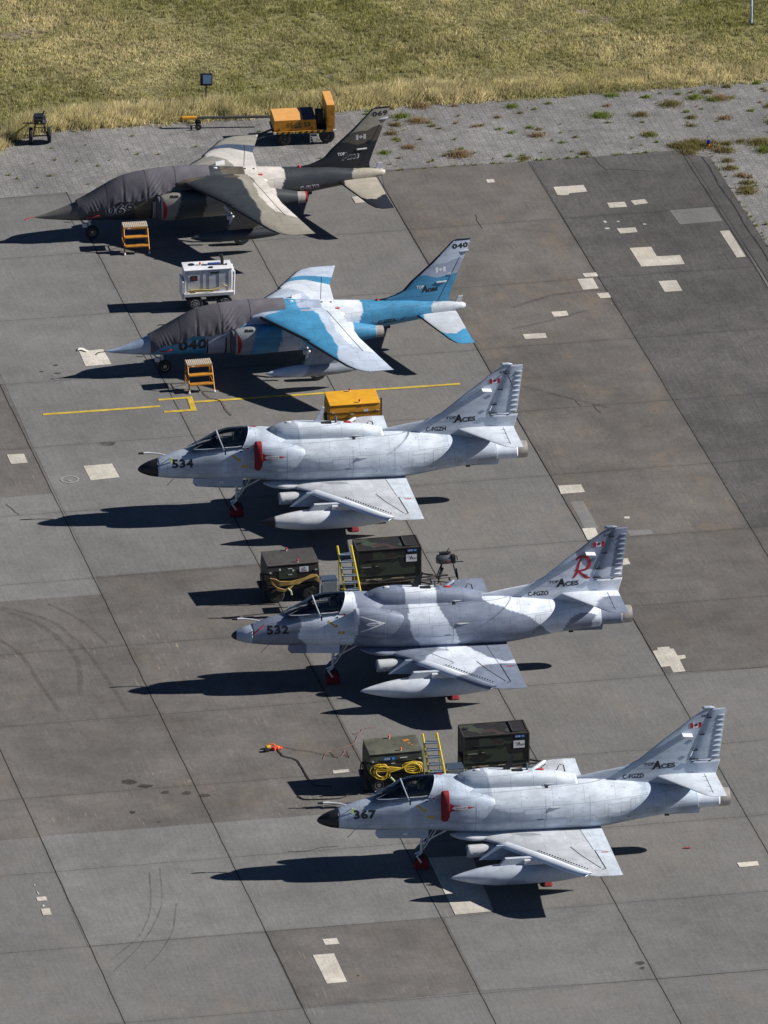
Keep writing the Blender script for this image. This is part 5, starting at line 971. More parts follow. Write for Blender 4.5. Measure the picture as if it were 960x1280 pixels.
M_CANVAS=mat('brown_canopy',(.055,.048,.043),.8,0,.25,4)
def plate_text(txt,x,y,z,w_,h_,m,parent,name='lettering',bold=.02):
    v,f=text_fit(txt,w_,h_,bold); o=mk(name,[(x+a,y,z+b) for a,b in v],f,m,parent,False); return o
def facing(name,x0,z0,x1,z1,y,m,parent): return mk(name,[(x0,y,z0),(x1,y,z0),(x1,y,z1),(x0,y,z1)],[[0,1,2,3]],m,parent,False)
def beacons(parent,pts,cm):
    for x,y,z in pts:
        b=MB().lathe([(.022,0),(.022,.06),(.01,.062)],(x,y,z),'z',12).build('beacon_stem',M_WHITE,parent,True); MB().lathe([(.028,.06),(.034,.10),(.022,.125),(.005,.13)],(x,y,z),'z',12).build('beacon_lens',cm,b,True)
def coil(mb,cx,cz,y,w_,h_,n,r,seed,sag=.1):
    q=random.Random(seed)
    for k in range(n):
        pts=[]; ph=q.uniform(0,6.28); ww=w_*q.uniform(.65,1.1); hh=h_*q.uniform(.6,1.15); ox_=q.uniform(-.06,.06); oz_=q.uniform(-.05,.05)*(h_/.4)
        for i in range(21):
            a=ph+2*math.pi*i/20; pts.append((cx+ox_+ww/2*math.cos(a)+.02*math.sin(a*3+k),y-r*1.2*k*.5-q.uniform(0,.012),cz+oz_+hh/2*math.sin(a)+.02*math.cos(a*2+k)*(h_/.4)-sag*.5*abs(math.cos(a*.5))))
        mb.tube(pts,r,6)
def tyre(parent,x,y,z,r,wd,rm=None):
    return wheel(parent,(x,y,z),r,wd,0.,rm or M_METAL)
def power_unit(loc,rz,label,body,lid,kind):
    t=thing('ground_power_unit',label,'power unit',(loc[0],loc[1],.012),rz,'sloped top ground power units behind the jets')
    L_,W_=1.64,1.08
    hb=MB().add([(-.82,-.54,.62),(.82,-.54,.62),(.82,.54,.62),(-.82,.54,.62),(-.80,-.50,1.24),(.80,-.50,1.24),(.80,.50,1.285),(-.80,.50,1.285),(-.82,-.54,.98),(.82,-.54,.98),(.82,.54,1.0),(-.82,.54,1.0)],[[3,2,1,0],[0,1,9,8],[8,9,5,4],[1,2,10,9],[9,10,6,5],[2,3,11,10],[10,11,7,6],[3,0,8,11],[11,8,4,7]]).build('housing',body,t)
    bm=bmesh.new(); bm.from_mesh(hb.data); bm.to_mesh(hb.data); bm.free()
    MB().box((0,0,1.278),(1.64,1.06,.03),0,('X',.043),.01).build('lid',lid,t)
    MB().box((0,-.545,.985),(1.60,.012,.018)).box((0,-.546,.80),(1.5,.01,.012)).build('door_seam',M_DARK,hb)
    MB().box((0,0,.50),(1.70,1.0,.20)).box((-.9,0,.42),(.2,.5,.07)).box((0,-.50,.56),(1.66,.10,.05)).build('chassis',M_CHASSIS,t)
    for x in (-.52,.55):
        for y in (-.47,.47): tyre(t,x,y,.25,.25,.16,M_CHASSIS if kind=='brown' else M_METAL)
    MB().tube([(-.93,-.45,1.02),(-.93,-.45,.10)],.035,8).box((-.93,-.45,.04),(.16,.12,.03)).tube([(-.93,-.45,.95),(-.82,-.40,.95)],.02,6).build('jockey_leg',M_CHASSIS,t)
    beacons(t,[(-.02,.43,1.29),(.16,-.42,1.25)],M_RED if kind!='olive' else M_ORANGE_LAMP)
    MB().box((-.72,-.551,1.03),(.06,.02,.05)).box((.72,-.551,1.03),(.08,.02,.04)).box((-.1,-.551,.93),(.12,.02,.025)).build('latch',M_ALU,hb)
    if kind=='brown':
        facing('camouflage_patch',-.45,.80,.10,1.16,-.553,mat('green_patch',(.03,.042,.028),.7,0,.2),hb)
        p=facing('data_plate',.20,.99,.48,1.17,-.556,M_WHITEMARK,hb); 
        for k in range(3): MB().box((.34,-.560,1.03+k*.05),(.20-.04*k,.004,.012)).build('plate_print',M_INK,p)
        MB().box((-.10,-.551,1.13),(.14,.012,.02)).box((.0,-.551,1.06),(.05,.012,.05)).box((-.42,-.551,1.12),(.05,.012,.06)).build('stencil',M_WHITEMARK,hb)
    if kind=='olive':
        p=facing('badge',-.40,1.04,-.02,1.15,-.553,M_BLUEPLATE,hb); plate_text('GTE',-.37,-.558,1.065,.17,.06,M_WHITEMARK,p)
        MB().lathe([(.035,-.006),(.035,0),(.001,.0)],(-.10,-.556,1.095),'y',16).build('badge_disc',mat('pale_blue',(.12,.35,.62),.5),p)
        MB().box((.22,-.552,1.10),(.22,.01,.018)).build('stencil',M_WHITEMARK,hb)
        v,f=text_fit('GPU',.16,.045,.02); mk('stencil_lettering',[(.08+a,-.548,1.20+b) for a,b in v],f,M_INK,hb,False)
        MB().box((.45,.22,1.305),(.20,.12,.006),.3).box((.50,.02,1.298),(.10,.07,.006),.2).box((.56,-.12,1.292),(.06,.06,.006)).build('paint_patch',mat('faded_orange',(.42,.15,.03),.7),t)
        MB().tube([(-.93,-.40,1.0),(-1.06,-.42,.95),(-1.10,-.43,.6),(-1.02,-.43,.45),(-.94,-.42,.62),(-.93,-.4,.95)],.022,8).build('black_hose',M_CABLE_B,t,True)
    if kind=='amber':
        v,f=text_fit('GPU',.16,.05,.03); mk('stencil_lettering',[(.02+a,-.552,1.13+b) for a,b in v],f,M_INK,hb,False)
        facing('data_plate',.28,1.0,.42,1.09,-.553,M_WHITEMARK,hb)
        MB().tube([(.90,-.2,.4),(.90,-.2,1.28)],.03,8).build('upright_handle',M_CHASSIS,t,True)
    cb=MB()
    if kind=='olive': 
        coil(cb,-.48,.74,-.60,.52,.44,7,.015,3); coil(cb,.48,.82,-.60,.50,.34,5,.015,5)
        for k in range(4): cb.tube([(-.70,-.62-.01*k,.92-.06*k),(-.35,-.66,.90-.05*k),(-.05,-.66,.84-.02*k),(.1,-.64,.80-.01*k),(.30,-.64,.74+.04*k),(.5,-.64,.66+.08*k),(.74,-.62,.80+.03*k)],.015,6)
        cb.tube([(-.6,-.62,.9),(-.2,-.65,.70),(.1,-.66,.78),(.4,-.64,.92),(.74,-.62,.9),(.78,-.60,.6)],.021,6)
    elif kind=='brown':
        for k in range(5):
            o=.04*k; cb.tube([(-.74,-.60,.88-o),(-.58,-.62,.84-o*.6),(-.45,-.64,.76-o*.9),(-.1,-.66,.74-o*.6),(.15,-.64,.78-o*.9),(.35,-.64,.82-o*.4),(.55,-.62,.90-o*.6),(.72,-.60,.88-o*.3),(.79-.02*k,-.58,.78),(.80-.04*k,-.58,.60+.03*k)],.014,6)
            cb.tube([(-.70+.04*k,-.60,.84),(-.66+.03*k,-.62,.68),(-.52,-.64,.56-o*.6),(-.30,-.66,.48-o*.4),(-.12,-.65,.56-o*.5),(.02,-.64,.64),(.14,-.63,.74)],.014,6)
    if kind!='amber':
        c_=cb.build('power_cable',M_CABLE_Y if kind=='olive' else mat('ochre_cable',(.40,.26,.07),.6,0,.25,10),t,True)
        MB().tube([(-.20,-.64,.52),(-.10,-.68,.42),(-.08,-.68,.30)],.032,8).build('cable_plug',mat('pale_plug',(.35,.38,.22),.6),c_,True)
    return t
M_OLIVE=mat('olive_paint',(.045,.050,.034),.6,0,.22,5,grime=.35); M_OLIVELID=mat('worn_olive_lid',(.105,.108,.075),.65,0,.25,3,grime=.4)
M_BROWN=mat('brown_black_paint',(.022,.020,.019),.6,0,.2,5); M_BROWNLID=mat('brown_lid',(.060,.054,.052),.7,0,.2,7,grime=.2)
M_AMBER=mat('amber_paint',(.58,.26,.012),.5,0,.12,5,grime=.2); M_AMBERLID=mat('amber_lid',(.72,.36,.018),.5,0,.1,5,grime=.12)
power_unit((-2.92,-6.50),R(11.7),'dark brown ground power unit with ochre cable behind the nose of jet 532',M_BROWN,M_BROWNLID,'brown')
power_unit((-1.01,6.22),R(9.8),'orange ground power unit half hidden behind the spine of jet 534',M_AMBER,M_AMBERLID,'amber')
power_unit((.26,-20.60),R(11.7),'olive green ground power unit with bright yellow cable behind jet 367',M_OLIVE,M_OLIVELID,'olive')

def camo_generator(loc,rz,label):
    t=thing('generator_trailer',label,'generator',(loc[0],loc[1],.012),rz,'camouflaged generator trailers')
    h=MB().box((0,0,1.0),(1.98,.90,1.18),0,None,.015).build('housing',M_CAMO,t)
    fr=MB()
    for x in (-.99,.99):
        for y in (-.45,.45): fr.box((x,y,1.0),(.035,.035,1.19))
    for z in (.41,1.595):
        for y in (-.45,.45): fr.box((0,y,z),(1.98,.03,.03))
        for x in (-.99,.99): fr.box((x,0,z),(.03,.9,.03))
    fr.build('corner_frame',mat('edge_brown',(.045,.036,.034),.7,0,.2),h)
    MB().box((.74,.04,1.60),(.42,.70,.03)).build('radiator_outlet',M_DARK,h); MB().box((.52,.04,1.612),(.03,.76,.04)).box((.965,.04,1.612),(.03,.76,.04)).box((.74,-.33,1.612),(.45,.03,.04)).box((.74,.41,1.612),(.45,.03,.04)).build('outlet_frame',mat('edge_brown'),h)
    MB().box((-.25,-.458,1.26),(.85,.02,.02)).box((.33,-.462,1.28),(.05,.03,.04)).box((-.85,.1,1.61),(.07,.06,.05)).box((0,-.458,.72),(1.9,.012,.015)).build('door_handle_rail',mat('rail_black',(.02,.02,.022),.5),h)
    p=facing('data_plate',.52,1.12,.86,1.36,-.457,M_WHITEMARK,h); v,f=text_fit('A',.10,.12,.03); mk('plate_mark',[(.64+a,-.462,1.20+b) for a,b in v],f,M_INK,p,False); v,f=text_fit('ces',.11,.05,.02); mk('plate_mark',[(.74+a,-.462,1.20+b) for a,b in v],f,M_INK,p,False); v,f=text_fit('TOP',.09,.04,.01); mk('plate_mark',[(.555+a,-.462,1.27+b) for a,b in v],f,M_RED,p,False)
    b=facing('badge',.56,1.45,.86,1.54,-.457,M_BLUEPLATE,h); plate_text('GTE',.58,-.462,1.472,.15,.05,M_WHITEMARK,b); MB().lathe([(.032,-.004),(.032,0),(.001,0)],(.80,-.461,1.495),'y',14).build('badge_disc',mat('pale_blue'),b)
    MB().box((-.72,-.457,1.02),(.30,.006,.03)).box((-.40,-.457,1.04),(.10,.006,.02)).build('stencil',mat('faint_stencil',(.22,.24,.22),.7),h)
    MB().box((0,0,.34),(2.0,.9,.12)).tube([(.95,0,.35),(1.5,.1,.32),(1.95,.15,.3)],.035,6).tube([(.95,-.35,.35),(1.5,.05,.33)],.03,6).tube([(.95,.4,.35),(1.5,.15,.33)],.03,6).box((-1.06,-.2,.7),(.10,.3,.5)).build('chassis',M_CHASSIS,t)
    MB().tube([(-1.08,-.35,.9),(-1.12,-.36,.5)],.05,8).box((-.1,-.50,.52),(1.7,.08,.05)).box((-.5,-.50,.60),(.5,.05,.05)).box((.25,-.50,.60),(.4,.05,.05)).build('tool_rail',mat('tan_metal',(.16,.13,.10),.6,0,.4,20),t)
    for x in (-.5,.55):
        for y in (-.40,.40): tyre(t,x,y,.25,.25,.17,M_CHASSIS)
    MB().tube([(-.6,-.52,.62),(-.3,-.54,.56),(.1,-.53,.60),(.5,-.52,.58),(.85,-.5,.62)],.03,6).build('lashed_hose',M_CABLE_B,t,True)
    return t
camo_generator((.09,-6.15),R(10.3),'tall camouflaged generator trailer beside the brown power unit behind jet 532')
camo_generator((3.29,-20.11),R(10.3),'tall camouflaged generator trailer behind the spine of jet 367')

def ladder(loc,rz,label):
    t=thing('platform_ladder',label,'ladder',(loc[0],loc[1],.012),rz,'yellow railed ladders beside the cockpits')
    H=2.3; LX=.36
    for sd in (-1,1):
        x0,x1=.25*sd,.215*sd
        MB().tube([(x0+LX,-.35,.0),(x1,.0,H)],.032,6).build('rail',M_YELLOW,t)
        MB().tube([(x0*1.05+LX*.6,.70,0),(x1+LX*.15,.03,H-.35)],.016,6).build('rear_leg',mat('worn_yellow',(.33,.26,.05),.6,0,.2),t)
    for k in range(9):
        z=.22+k*.225; y=-.35*(1-z/H); MB().box((LX*(1-z/H),y+.01,z),(.44,.16,.04),0,None,.006).build('step',M_STEP,t)
    MB().box((.2,.48,.62),(.46,.02,.03)).build('rear_brace',mat('worn_yellow'),t)
    return t
def at_foot(u,v): return (u,v)
ladder((-1.23,-7.95),R(9),'yellow and grey step ladder between the two dark units behind jet 532')
ladder((1.36,-22.0),R(9),'yellow and grey step ladder behind the canopy of jet 367')
def platform(loc,rz,label):
    t=thing('work_platform',label,'platform',(loc[0],loc[1],.012),rz,'small aluminium work platforms by the ladders')
    MB().box((0,0,1.02),(.50,.46,.03),0,None,.005).build('deck',mat('blue_grey_deck',(.10,.14,.20),.35,.5,.2,14),t)
    g=MB()
    for k in range(7): g.box((-.21+k*.07,-.235,.70),(.012,.012,.62))
    for k in range(9): g.box((0,-.235,.42+k*.07),(.44,.012,.010))
    g.build('grating_panel',M_ALU,t); MB().box((0,-.225,.70),(.42,.004,.60)).build('backing_sheet',mat('pale_sheet',(.50,.53,.56),.5),t)
    for sx in (-1,1):
        for sy in (-1,1): MB().tube([(.24*sx,.22*sy,1.0),(.25*sx,.23*sy,0)],.018,6).build('leg',M_ALU,t)
    return t
platform((-1.71,-7.56),R(9),'pale aluminium work platform left of the ladder at jet 532')
platform((2.12,-21.55),R(9),'pale aluminium work platform right of the ladder at jet 367')

# white generator
t=thing('generator_cart','white generator cart with yellow cable between the two camouflaged trainers','generator',(-5.78,17.02,.012),R(8.5))
MW=mat('white_enamel',(.70,.71,.74),.4,0,.06,6,grime=.18)
h=MB().box((0,0,1.0),(1.56,.70,.78),0,None,.02).build('housing',MW,t)
MB().box((0,0,1.395),(1.60,.74,.03),0,None,.01).build('lid',MW,h)
MB().box((-.18,-.352,1.0),(.012,.01,.72)).box((.02,-.352,1.0),(.012,.01,.72)).box((.35,-.352,1.0),(.012,.01,.72)).box((.66,-.352,1.0),(.010,.01,.72)).box((-.68,-.352,1.0),(.010,.01,.72)).build('door_seam',mat('seam_grey',(.25,.27,.32),.6),h)
p=facing('notice_plate',-.60,1.02,-.36,1.20,-.356,M_INK,h); MB().box((-.48,-.360,1.13),(.17,.004,.025)).box((-.48,-.360,1.07),(.19,.004,.02)).build('plate_print',mat('dull_red',(.35,.08,.07),.6),p)
p=facing('name_plate',.06,1.24,.34,1.31,-.356,mat('khaki_plate',(.16,.15,.06),.6),h); MB().box((.2,-.360,1.275),(.22,.004,.03)).build('plate_print',M_INK,p)
MB().lathe([(.10,0),(.10,.02),(.01,.02)],(-.50,.10,1.41),'z',16).build('filler_cap',M_BLACK,h,True); MB().lathe([(.075,0),(.075,.02),(.01,.02)],(.10,-.22,1.41),'z',16).build('filler_cap',M_BLACK,h,True); MB().lathe([(.04,0),(.04,.04),(.01,.04)],(.62,-.05,1.41),'z',12).build('filler_cap',M_BLACK,h,True)
MB().box((.25,.12,1.413),(.40,.16,.006)).build('blue_sheet',mat('navy_sheet',(.03,.07,.20),.6),h)
MB().tube([(.50,.0,1.41),(.50,.0,1.60),(.47,.0,1.72)],.055,10).lathe([(.03,0),(.075,.04),(.07,.10),(.02,.12)],(.46,.0,1.66),'z',12).build('exhaust_stack',M_BLACK,h,True)
b=MB().lathe([(.035,0),(.035,.03),(.01,.03)],(-.22,.05,1.41),'z',12).build('beacon_stem',M_WHITE,h,True); MB().lathe([(.036,.03),(.04,.08),(.02,.10)],(-.22,.05,1.41),'z',12).build('beacon_lens',M_ORANGE_LAMP,b,True); MB().tube([(-.12,.05,1.41),(-.12,.05,1.50)],.012,6).build('pin',M_ALU,h)
MB().box((0,-.42,.60),(1.62,.16,.04)).box((0,-.495,.575),(1.64,.02,.09)).box((0,0,.50),(1.6,.7,.10)).box((-.84,-.05,.72),(.06,.72,.60)).build('chassis_tray',MW,t)
MB().box((.1,0,.38),(.30,.5,.16)).box((0,0,.42),(1.5,.5,.06)).build('under_frame',M_CHASSIS,t)
MB().tube([(.84,-.3,.45),(.86,-.3,1.28)],.03,8).tube([(.84,.3,.45),(.86,.3,1.28)],.03,8).box((.85,0,1.26),(.04,.6,.05)).build('end_rail',MW,t)
cb=MB()
for k in range(5): cb.tube([(-.72+.03*k,-.40-.015*k,.66+.02*k),(-.3,-.43,.665+.02*k),(.1,-.42-.01*k,.66+.015*k),(.32,-.41,.72+.01*k),(.50,-.40,.85),(.60,-.40,.80),(.62,-.41,.68),(.70,-.40,.66)],.016,6)
coil(cb,-.52,.68,-.40,.30,.06,4,.015,8,.0); cb.build('power_cable',mat('straw_cable',(.60,.48,.17),.6,0,.2,14),t,True)
for x in (-.46,.52):
    for y in (-.40,.40):
        w_=tyre(t,x,y,.26,.26,.18,M_WHITE)
        MB().box((x,y-.10,.26),(.26,.012,.03)).box((x,y-.10,.26),(.03,.012,.26)).box((x,y-.10,.26),(.22,.012,.03),0,('Y',.785)).box((x,y-.10,.26),(.22,.012,.03),0,('Y',-.785)).build('wheel_spokes',mat('spoke_grey',(.20,.21,.24),.5),w_)  # grey spoke bars across the white hub

# orange trailer with tall panel
t=thing('equipment_trailer','orange equipment trailer with tall end cabinet and striped skirt by the meadow','trailer',(-2.86,31.72,.012),R(8.0))
MO=mat('trailer_orange',(.56,.235,.012),.5,0,.1,5,grime=.22); MOT=mat('trailer_top_orange',(.68,.34,.10),.5,0,.08,5)
MB().add([(-.92,-.52,.50),(.52,-.52,.50),(.52,.52,.50),(-.92,.52,.50),(-.90,-.50,.86),(.50,-.50,.86),(.50,.52,.90),(-.90,.52,.90),(-.90,.0,.905),(.50,.0,.905)],[[3,2,1,0],[0,1,5,4],[1,2,6,9,5],[2,3,7,6],[3,0,4,8,7],[4,5,9,8],[8,9,6,7]]).build('body',MO,t)
MB().box((-.41,-.25,.893),(.98,.50,.012),0,('X',.09)).box((-.41,.26,.915),(.98,.52,.012),0,('X',-.01)).build('top_panel',MOT,t)
MB().box((.29,-.25,.90),(.42,.50,.016),0,('X',.09)).box((.29,.26,.92),(.42,.52,.016),0,('X',-.01)).build('dark_mat',mat('violet_black_mat',(.07,.055,.085),.8,0,.2),t)
v,f=text_fit('05',.21,.15,.01); mk('lettering',[(-.50+a,-.523,.63+b) for a,b in v],f,M_INK,t,False); v,f=text_fit('53',.20,.15,.01); mk('lettering',[(.10+a,-.523,.63+b) for a,b in v],f,M_INK,t,False)
MB().box((-.10,-.525,.62),(.24,.02,.025)).box((-.06,-.525,.72),(.04,.02,.10)).box((-.75,-.525,.56),(.025,.03,.08)).box((.36,-.525,.56),(.025,.03,.08)).build('latch',M_BLACK,t)
sk=MB().box((.10,-.56,.455),(2.12,.03,.085)).build('skirt',M_YELLOW if False else mat('skirt_orange',(.60,.30,.02),.5),t)
st=MB()
for k in range(9): st.add([(-.90+k*.20,-.578,.413),(-.80+k*.20,-.578,.413),(-.76+k*.20,-.578,.497),(-.86+k*.20,-.578,.497)],[[0,1,2,3]])
st.build('skirt_stripe',mat('dark_green_stripe',(.015,.03,.02),.6),sk)
MB().box((.10,0,.44),(2.10,1.0,.10)).box((.40,-.1,.30),(.28,.6,.22)).build('chassis',M_CHASSIS,t)
cbn=MB().add([(.86,-.58,.46),(1.13,-.58,.46),(1.13,.60,.46),(.86,.60,.46),(.86,-.58,1.36),(1.13,-.58,1.38),(1.13,.60,1.42),(.86,.60,1.42)],[[3,2,1,0],[0,1,5,4],[1,2,6,5],[2,3,7,6],[3,0,4,7],[4,5,6,7]]).build('end_cabinet',MO,t)
MB().box((1.0,.01,1.405),(.27,1.17,.012),0,('X',.04)).build('cabinet_top',MOT,cbn); MB().box((1.0,-.583,.80),(.17,.006,.34)).build('cabinet_door',mat('door_orange',(.50,.20,.01),.5),cbn)
MB().tube([(.62,.1,.5),(.62,.1,1.0),(.72,.12,1.22),(.80,.1,1.0),(.80,.1,.6)],.022,6).box((.68,0,.75),(.22,.5,.42)).tube([(.58,-.2,.6),(.58,-.2,.98)],.03,6).build('pump_gear',M_CHASSIS,t,True)
MB().box((1.12,-.60,.47),(.10,.05,.07)).box((-.9,-.585,.46),(.09,.02,.07)).box((-.25,-.585,.46),(.03,.02,.07)).build('lamp',M_WHITE,t)
for x,r_ in ((-.58,.22),(.88,.27)):
    for y in (-.48,.48): tyre(t,x,y,r_,r_,.18,M_CHASSIS)
MB().tube([(-.95,-.1,.42),(-1.7,-.42,.28),(-2.25,-.62,.16)],.04,6).tube([(-.95,-.45,.40),(-1.7,-.55,.22)],.025,6).tube([(-1.9,-.45,.20),(-2.35,-.62,.10)],.03,6).build('drawbar',mat('dark_green_metal',(.02,.035,.025),.6,0,.2),t)
MB().box((-.45,.0,.35),(1.0,.05,.05)).build('ladder_rack',M_CHASSIS,t); 
g=MB()
for k in range(4): g.box((.42,-.56,.10+k*.09),(.26,.03,.02))
g.box((.30,-.56,.22),(.02,.03,.34)); g.box((.54,-.56,.22),(.02,.03,.34)); g.build('step_frame',M_ALU,t)
# tow bar with its own wheels
t=thing('tow_bar','long dark tow bar with an orange end and small wheels at the paving edge','tow bar',(-6.3,32.75,.0),R(2.5))
MB().tube([(-.05,0,.36),(2.50,0,.36)],.05,8).build('bar',mat('tow_bar_grey',(.07,.07,.075),.6,.1,.2),t,True)
MB().tube([(-.52,0,.36),(-.02,0,.36)],.065,8).box((-.58,0,.36),(.10,.05,.04)).build('coupling_head',mat('tow_orange',(.72,.32,.02),.5),t,True)
MB().tube([(.0,-.18,.12),(.0,.18,.12)],.02,6).tube([(-.05,0,.34),(0,-.02,.12)],.03,6).tube([(-.2,-.04,.18),(.05,-.04,.2)],.02,6).build('axle',M_CHASSIS,t)
for y in (-.22,.22): tyre(t,.02,y,.11,.11,.06,M_METAL)
# black cart on two narrow wheels
t=thing('tripod_cart','black two wheeled engine cart on the paving at the far left','cart',(-11.60,31.50,.0),R(5))
MB().box((0,.0,.78),(.42,.44,.20),0,None,.03).box((-.03,.02,.92),(.30,.34,.08),0,None,.02).tube([(.1,0,.95),(.16,.05,1.08)],.03,6).build('engine_block',mat('engine_black',(.03,.034,.038),.4,.3,.3,14),t)
MB().box((.16,-.23,.80),(.14,.02,.10)).build('engine_side_plate',mat('pale_metal_plate',(.40,.48,.50),.35,.4),t); MB().box((-.02,-.235,.76),(.05,.02,.05)).build('yellow_label',M_YELLOW,t); MB().box((.17,-.245,.84),(.04,.02,.04)).build('red_cap',M_RED,t)
f=MB()
for sx in (-1,1): f.tube([(.12*sx,-.1,.72),(.25*sx,-.12,.20)],.018,6); f.tube([(.12*sx,.15,.72),(.20*sx,.5,.05)],.015,6)
f.tube([(-.30,-.1,.24),(.30,-.1,.24)],.022,6).tube([(-.2,.0,.5),(.2,.0,.5)],.015,6).tube([(-.2,-.1,.7),(-.55,.15,.62)],.02,6).tube([(.0,.2,.70),(.0,1.2,.35),(.0,1.5,.10)],.025,6).build('frame',M_CHASSIS,t)
for x in (-.31,.31): wheel(t,(x,-.1,.27),.27,.12,0.,M_CHASSIS,'x')
# floodlight on its post
t=thing('floodlight','square floodlight on a short post in the dry grass','floodlight',(-6.03,35.14,.0),R(0))
MB().tube([(0,0,0),(0,0,.62)],.035,8).build('post',mat('post_grey',(.10,.10,.11),.6,.2,.4,22),t,True)
h=MB().box((0,.02,.80),(.42,.16,.42),0,('X',-.25),.015).build('lamp_housing',M_CHASSIS,t)
MB().box((.03,-.075,.84),(.29,.012,.30),0,('X',-.25)).build('lamp_glass',mat('lamp_glass',(.20,.33,.48),.12,.0,.1,6,coat=.6),h)
# pale post at the top right and marker light by the apron corner
t=thing('marker_post','thin pale blue and white post in the meadow at the upper right','post',(12.66,42.41,0))
MB().tube([(0,0,0),(0,0,1.35)],.045,10).build('pole',mat('pale_blue_post',(.36,.44,.55),.5,0,.1),t,True); MB().box((0,-.05,.45),(.05,.02,.5)).build('white_band',M_WHITE,t); MB().lathe([(.10,0),(.10,.05),(.01,.05)],(0,0,0),'z',12).build('base_collar',M_CHASSIS,t,True)
t=thing('taxiway_light','small blue taxiway edge light on an orange stem among weeds','light',(10.93,30.95,0))
MB().lathe([(.10,0),(.10,.02),(.045,.03),(.04,.14)],(0,0,0),'z',14).build('stem',mat('orange_stem',(.62,.20,.02),.5),t,True); MB().lathe([(.06,.14),(.075,.19),(.065,.25),(.01,.28)],(0,0,0),'z',14).build('blue_lens',mat('blue_lens',(.01,.02,.22),.2,0,.0,coat=.5),t,True)
# wooden treaded steps
def steps(loc,rz,label):
    t=thing('boarding_steps',label,'steps',(loc[0],loc[1],.012),rz,'orange boarding steps by the trainers')
    MS=mat('step_frame_orange',(.48,.21,.025),.55,0,.2,10,grime=.2)
    d=MB().box((0,.23,.80),(.82,.46,.03)).build('platform',mat('platform_board',(.38,.29,.19),.7,0,.2,10),t)
    g=MB()
    for k in range(13): g.box((-.38+k*.0635,.23,.818),(.028,.45,.010))
    g.build('anti_slip_ribs',mat('rib_white',(.50,.46,.40),.6,0,.2),d)
    MB().box((0,.0,.765),(.82,.03,.06)).build('platform_edge',MS,t)
    for z,y in ((.53,-.16),(.27,-.31)): MB().box((0,y,z),(.76,.20,.035)).build('step',MS,t)
    for sx in (-1,1):
        MB().tube([(.39*sx,.02,.79),(.41*sx,-.42,.0)],.024,6).tube([(.39*sx,.42,.79),(.40*sx,.46,.0)],.02,6).tube([(.40*sx,-.3,.24),(.40*sx,.45,.26)],.014,6).tube([(.39*sx,.05,.72),(.39*sx,.45,.3)],.012,6).build('side_frame',MS,t)
        MB().tube([(.408*sx,-.395,.06),(.411*sx,-.42,.0)],.03,6).build('foot',M_WHITE,t)
    MB().box((-.22,-.018,.77),(.10,.006,.03)).build('label_plate',M_WHITE,t)
    return t
steps((-5.93,10.05),R(11),'orange boarding steps with ribbed platform beside the 040 jet')
steps((-8.20,21.80),R(8),'orange boarding steps with ribbed platform beside the 069 jet')
# stand with engine-like drum behind 532
t=thing('drum_stand','grey drum shaped unit on thin black legs behind the far wing of jet 532','equipment',(1.97,-5.35,.012),R(8))
MB().lathe([(.06,-.30),(.13,-.27),(.165,-.15),(.165,.12),(.12,.22),(.10,.30)],(-.06,0,.72),'x',20).build('drum',mat('dull_steel',(.13,.14,.155),.4,.5,.35,12),t,True)
MB().box((-.08,0,.93),(.36,.12,.03)).tube([(-.02,0,.94),(.05,.0,1.08)],.015,6).tube([(.15,-.1,.9),(.28,-.1,.84),(.30,-.1,.7)],.018,6).box((.17,-.06,.74),(.14,.2,.26),0,None,.02).build('fittings',M_CHASSIS,t)
MB().lathe([(.10,.26),(.10,.31),(.02,.32)],(-.06,0,.72),'x',16).build('drum_mouth',M_ALU,t,True); MB().box((.0,-.165,.66),(.06,.02,.04)).build('red_tag',M_RED,t)
l=MB()
for sx in (-1,1):
    l.tube([(.16*sx,0,.62),(.32*sx,-.22,0)],.02,6).tube([(.16*sx,0,.62),(.32*sx,.22,0)],.02,6).tube([(.30*sx,-.2,.12),(.30*sx,.2,.12)],.015,6)
l.tube([(-.36,0,.62),(.5,0,.60)],.018,6).tube([(-.3,-.2,.15),(-.16,-.05,.45)],.05,6).tube([(.31,-.2,.15),(.28,-.05,.4)],.04,6).build('stand_legs',M_CHASSIS,t)
# headset with orange cords lying on the apron
t=thing('ground_headset','red and yellow ground crew headset lying on the apron left of the olive unit','headset',(-3.38,-18.12,.012),R(12))
MB().tube([(-.16,.05,.05),(-.08,.1,.13),(.06,.1,.14),(.16,.05,.06)],.022,6).box((.17,.0,.06),(.10,.14,.10),.5,None,.02).build('headband',mat('headset_orange',(.75,.16,.03),.5),t,True)
MB().box((-.1,.10,.07),(.16,.10,.09),.3,None,.02).build('yellow_pad',mat('headset_yellow',(.70,.40,.03),.5),t); MB().box((.06,-.04,.06),(.13,.12,.10),.8,None,.02).box((.26,.0,.04),(.10,.10,.05),.4,None,.01).build('ear_cup',mat('headset_red',(.70,.05,.03),.5),t); MB().box((-.19,-.10,.05),(.16,.12,.09),.2,None,.02).build('microphone_box',M_BLACK,t)
def wire(name,pts,r,m,label,cat):
    n=len(pts)*6; tt=np.linspace(0,len(pts)-1,n); xs=curve(range(len(pts)),[p[0] for p in pts],tt); ys=curve(range(len(pts)),[p[1] for p in pts],tt)
    return tag(MB().tube([(x+random.uniform(-.012,.012),y+random.uniform(-.02,.02),.03) for x,y in zip(xs,ys)],r,6).build(name,m,None,True),label,cat)
hs=t
cord_a=wire('black_cord',[(-3.2,-18.15),(-3.02,-18.62),(-2.65,-18.87),(-2.44,-19.57),(-2.27,-20.22),(-2.1,-20.73),(-1.56,-20.8)],.014,M_CABLE_B,'black cord running from the headset into the power unit\'s shadow','cord')
MRC=mat('red_cord',(.26,.11,.085),.7)
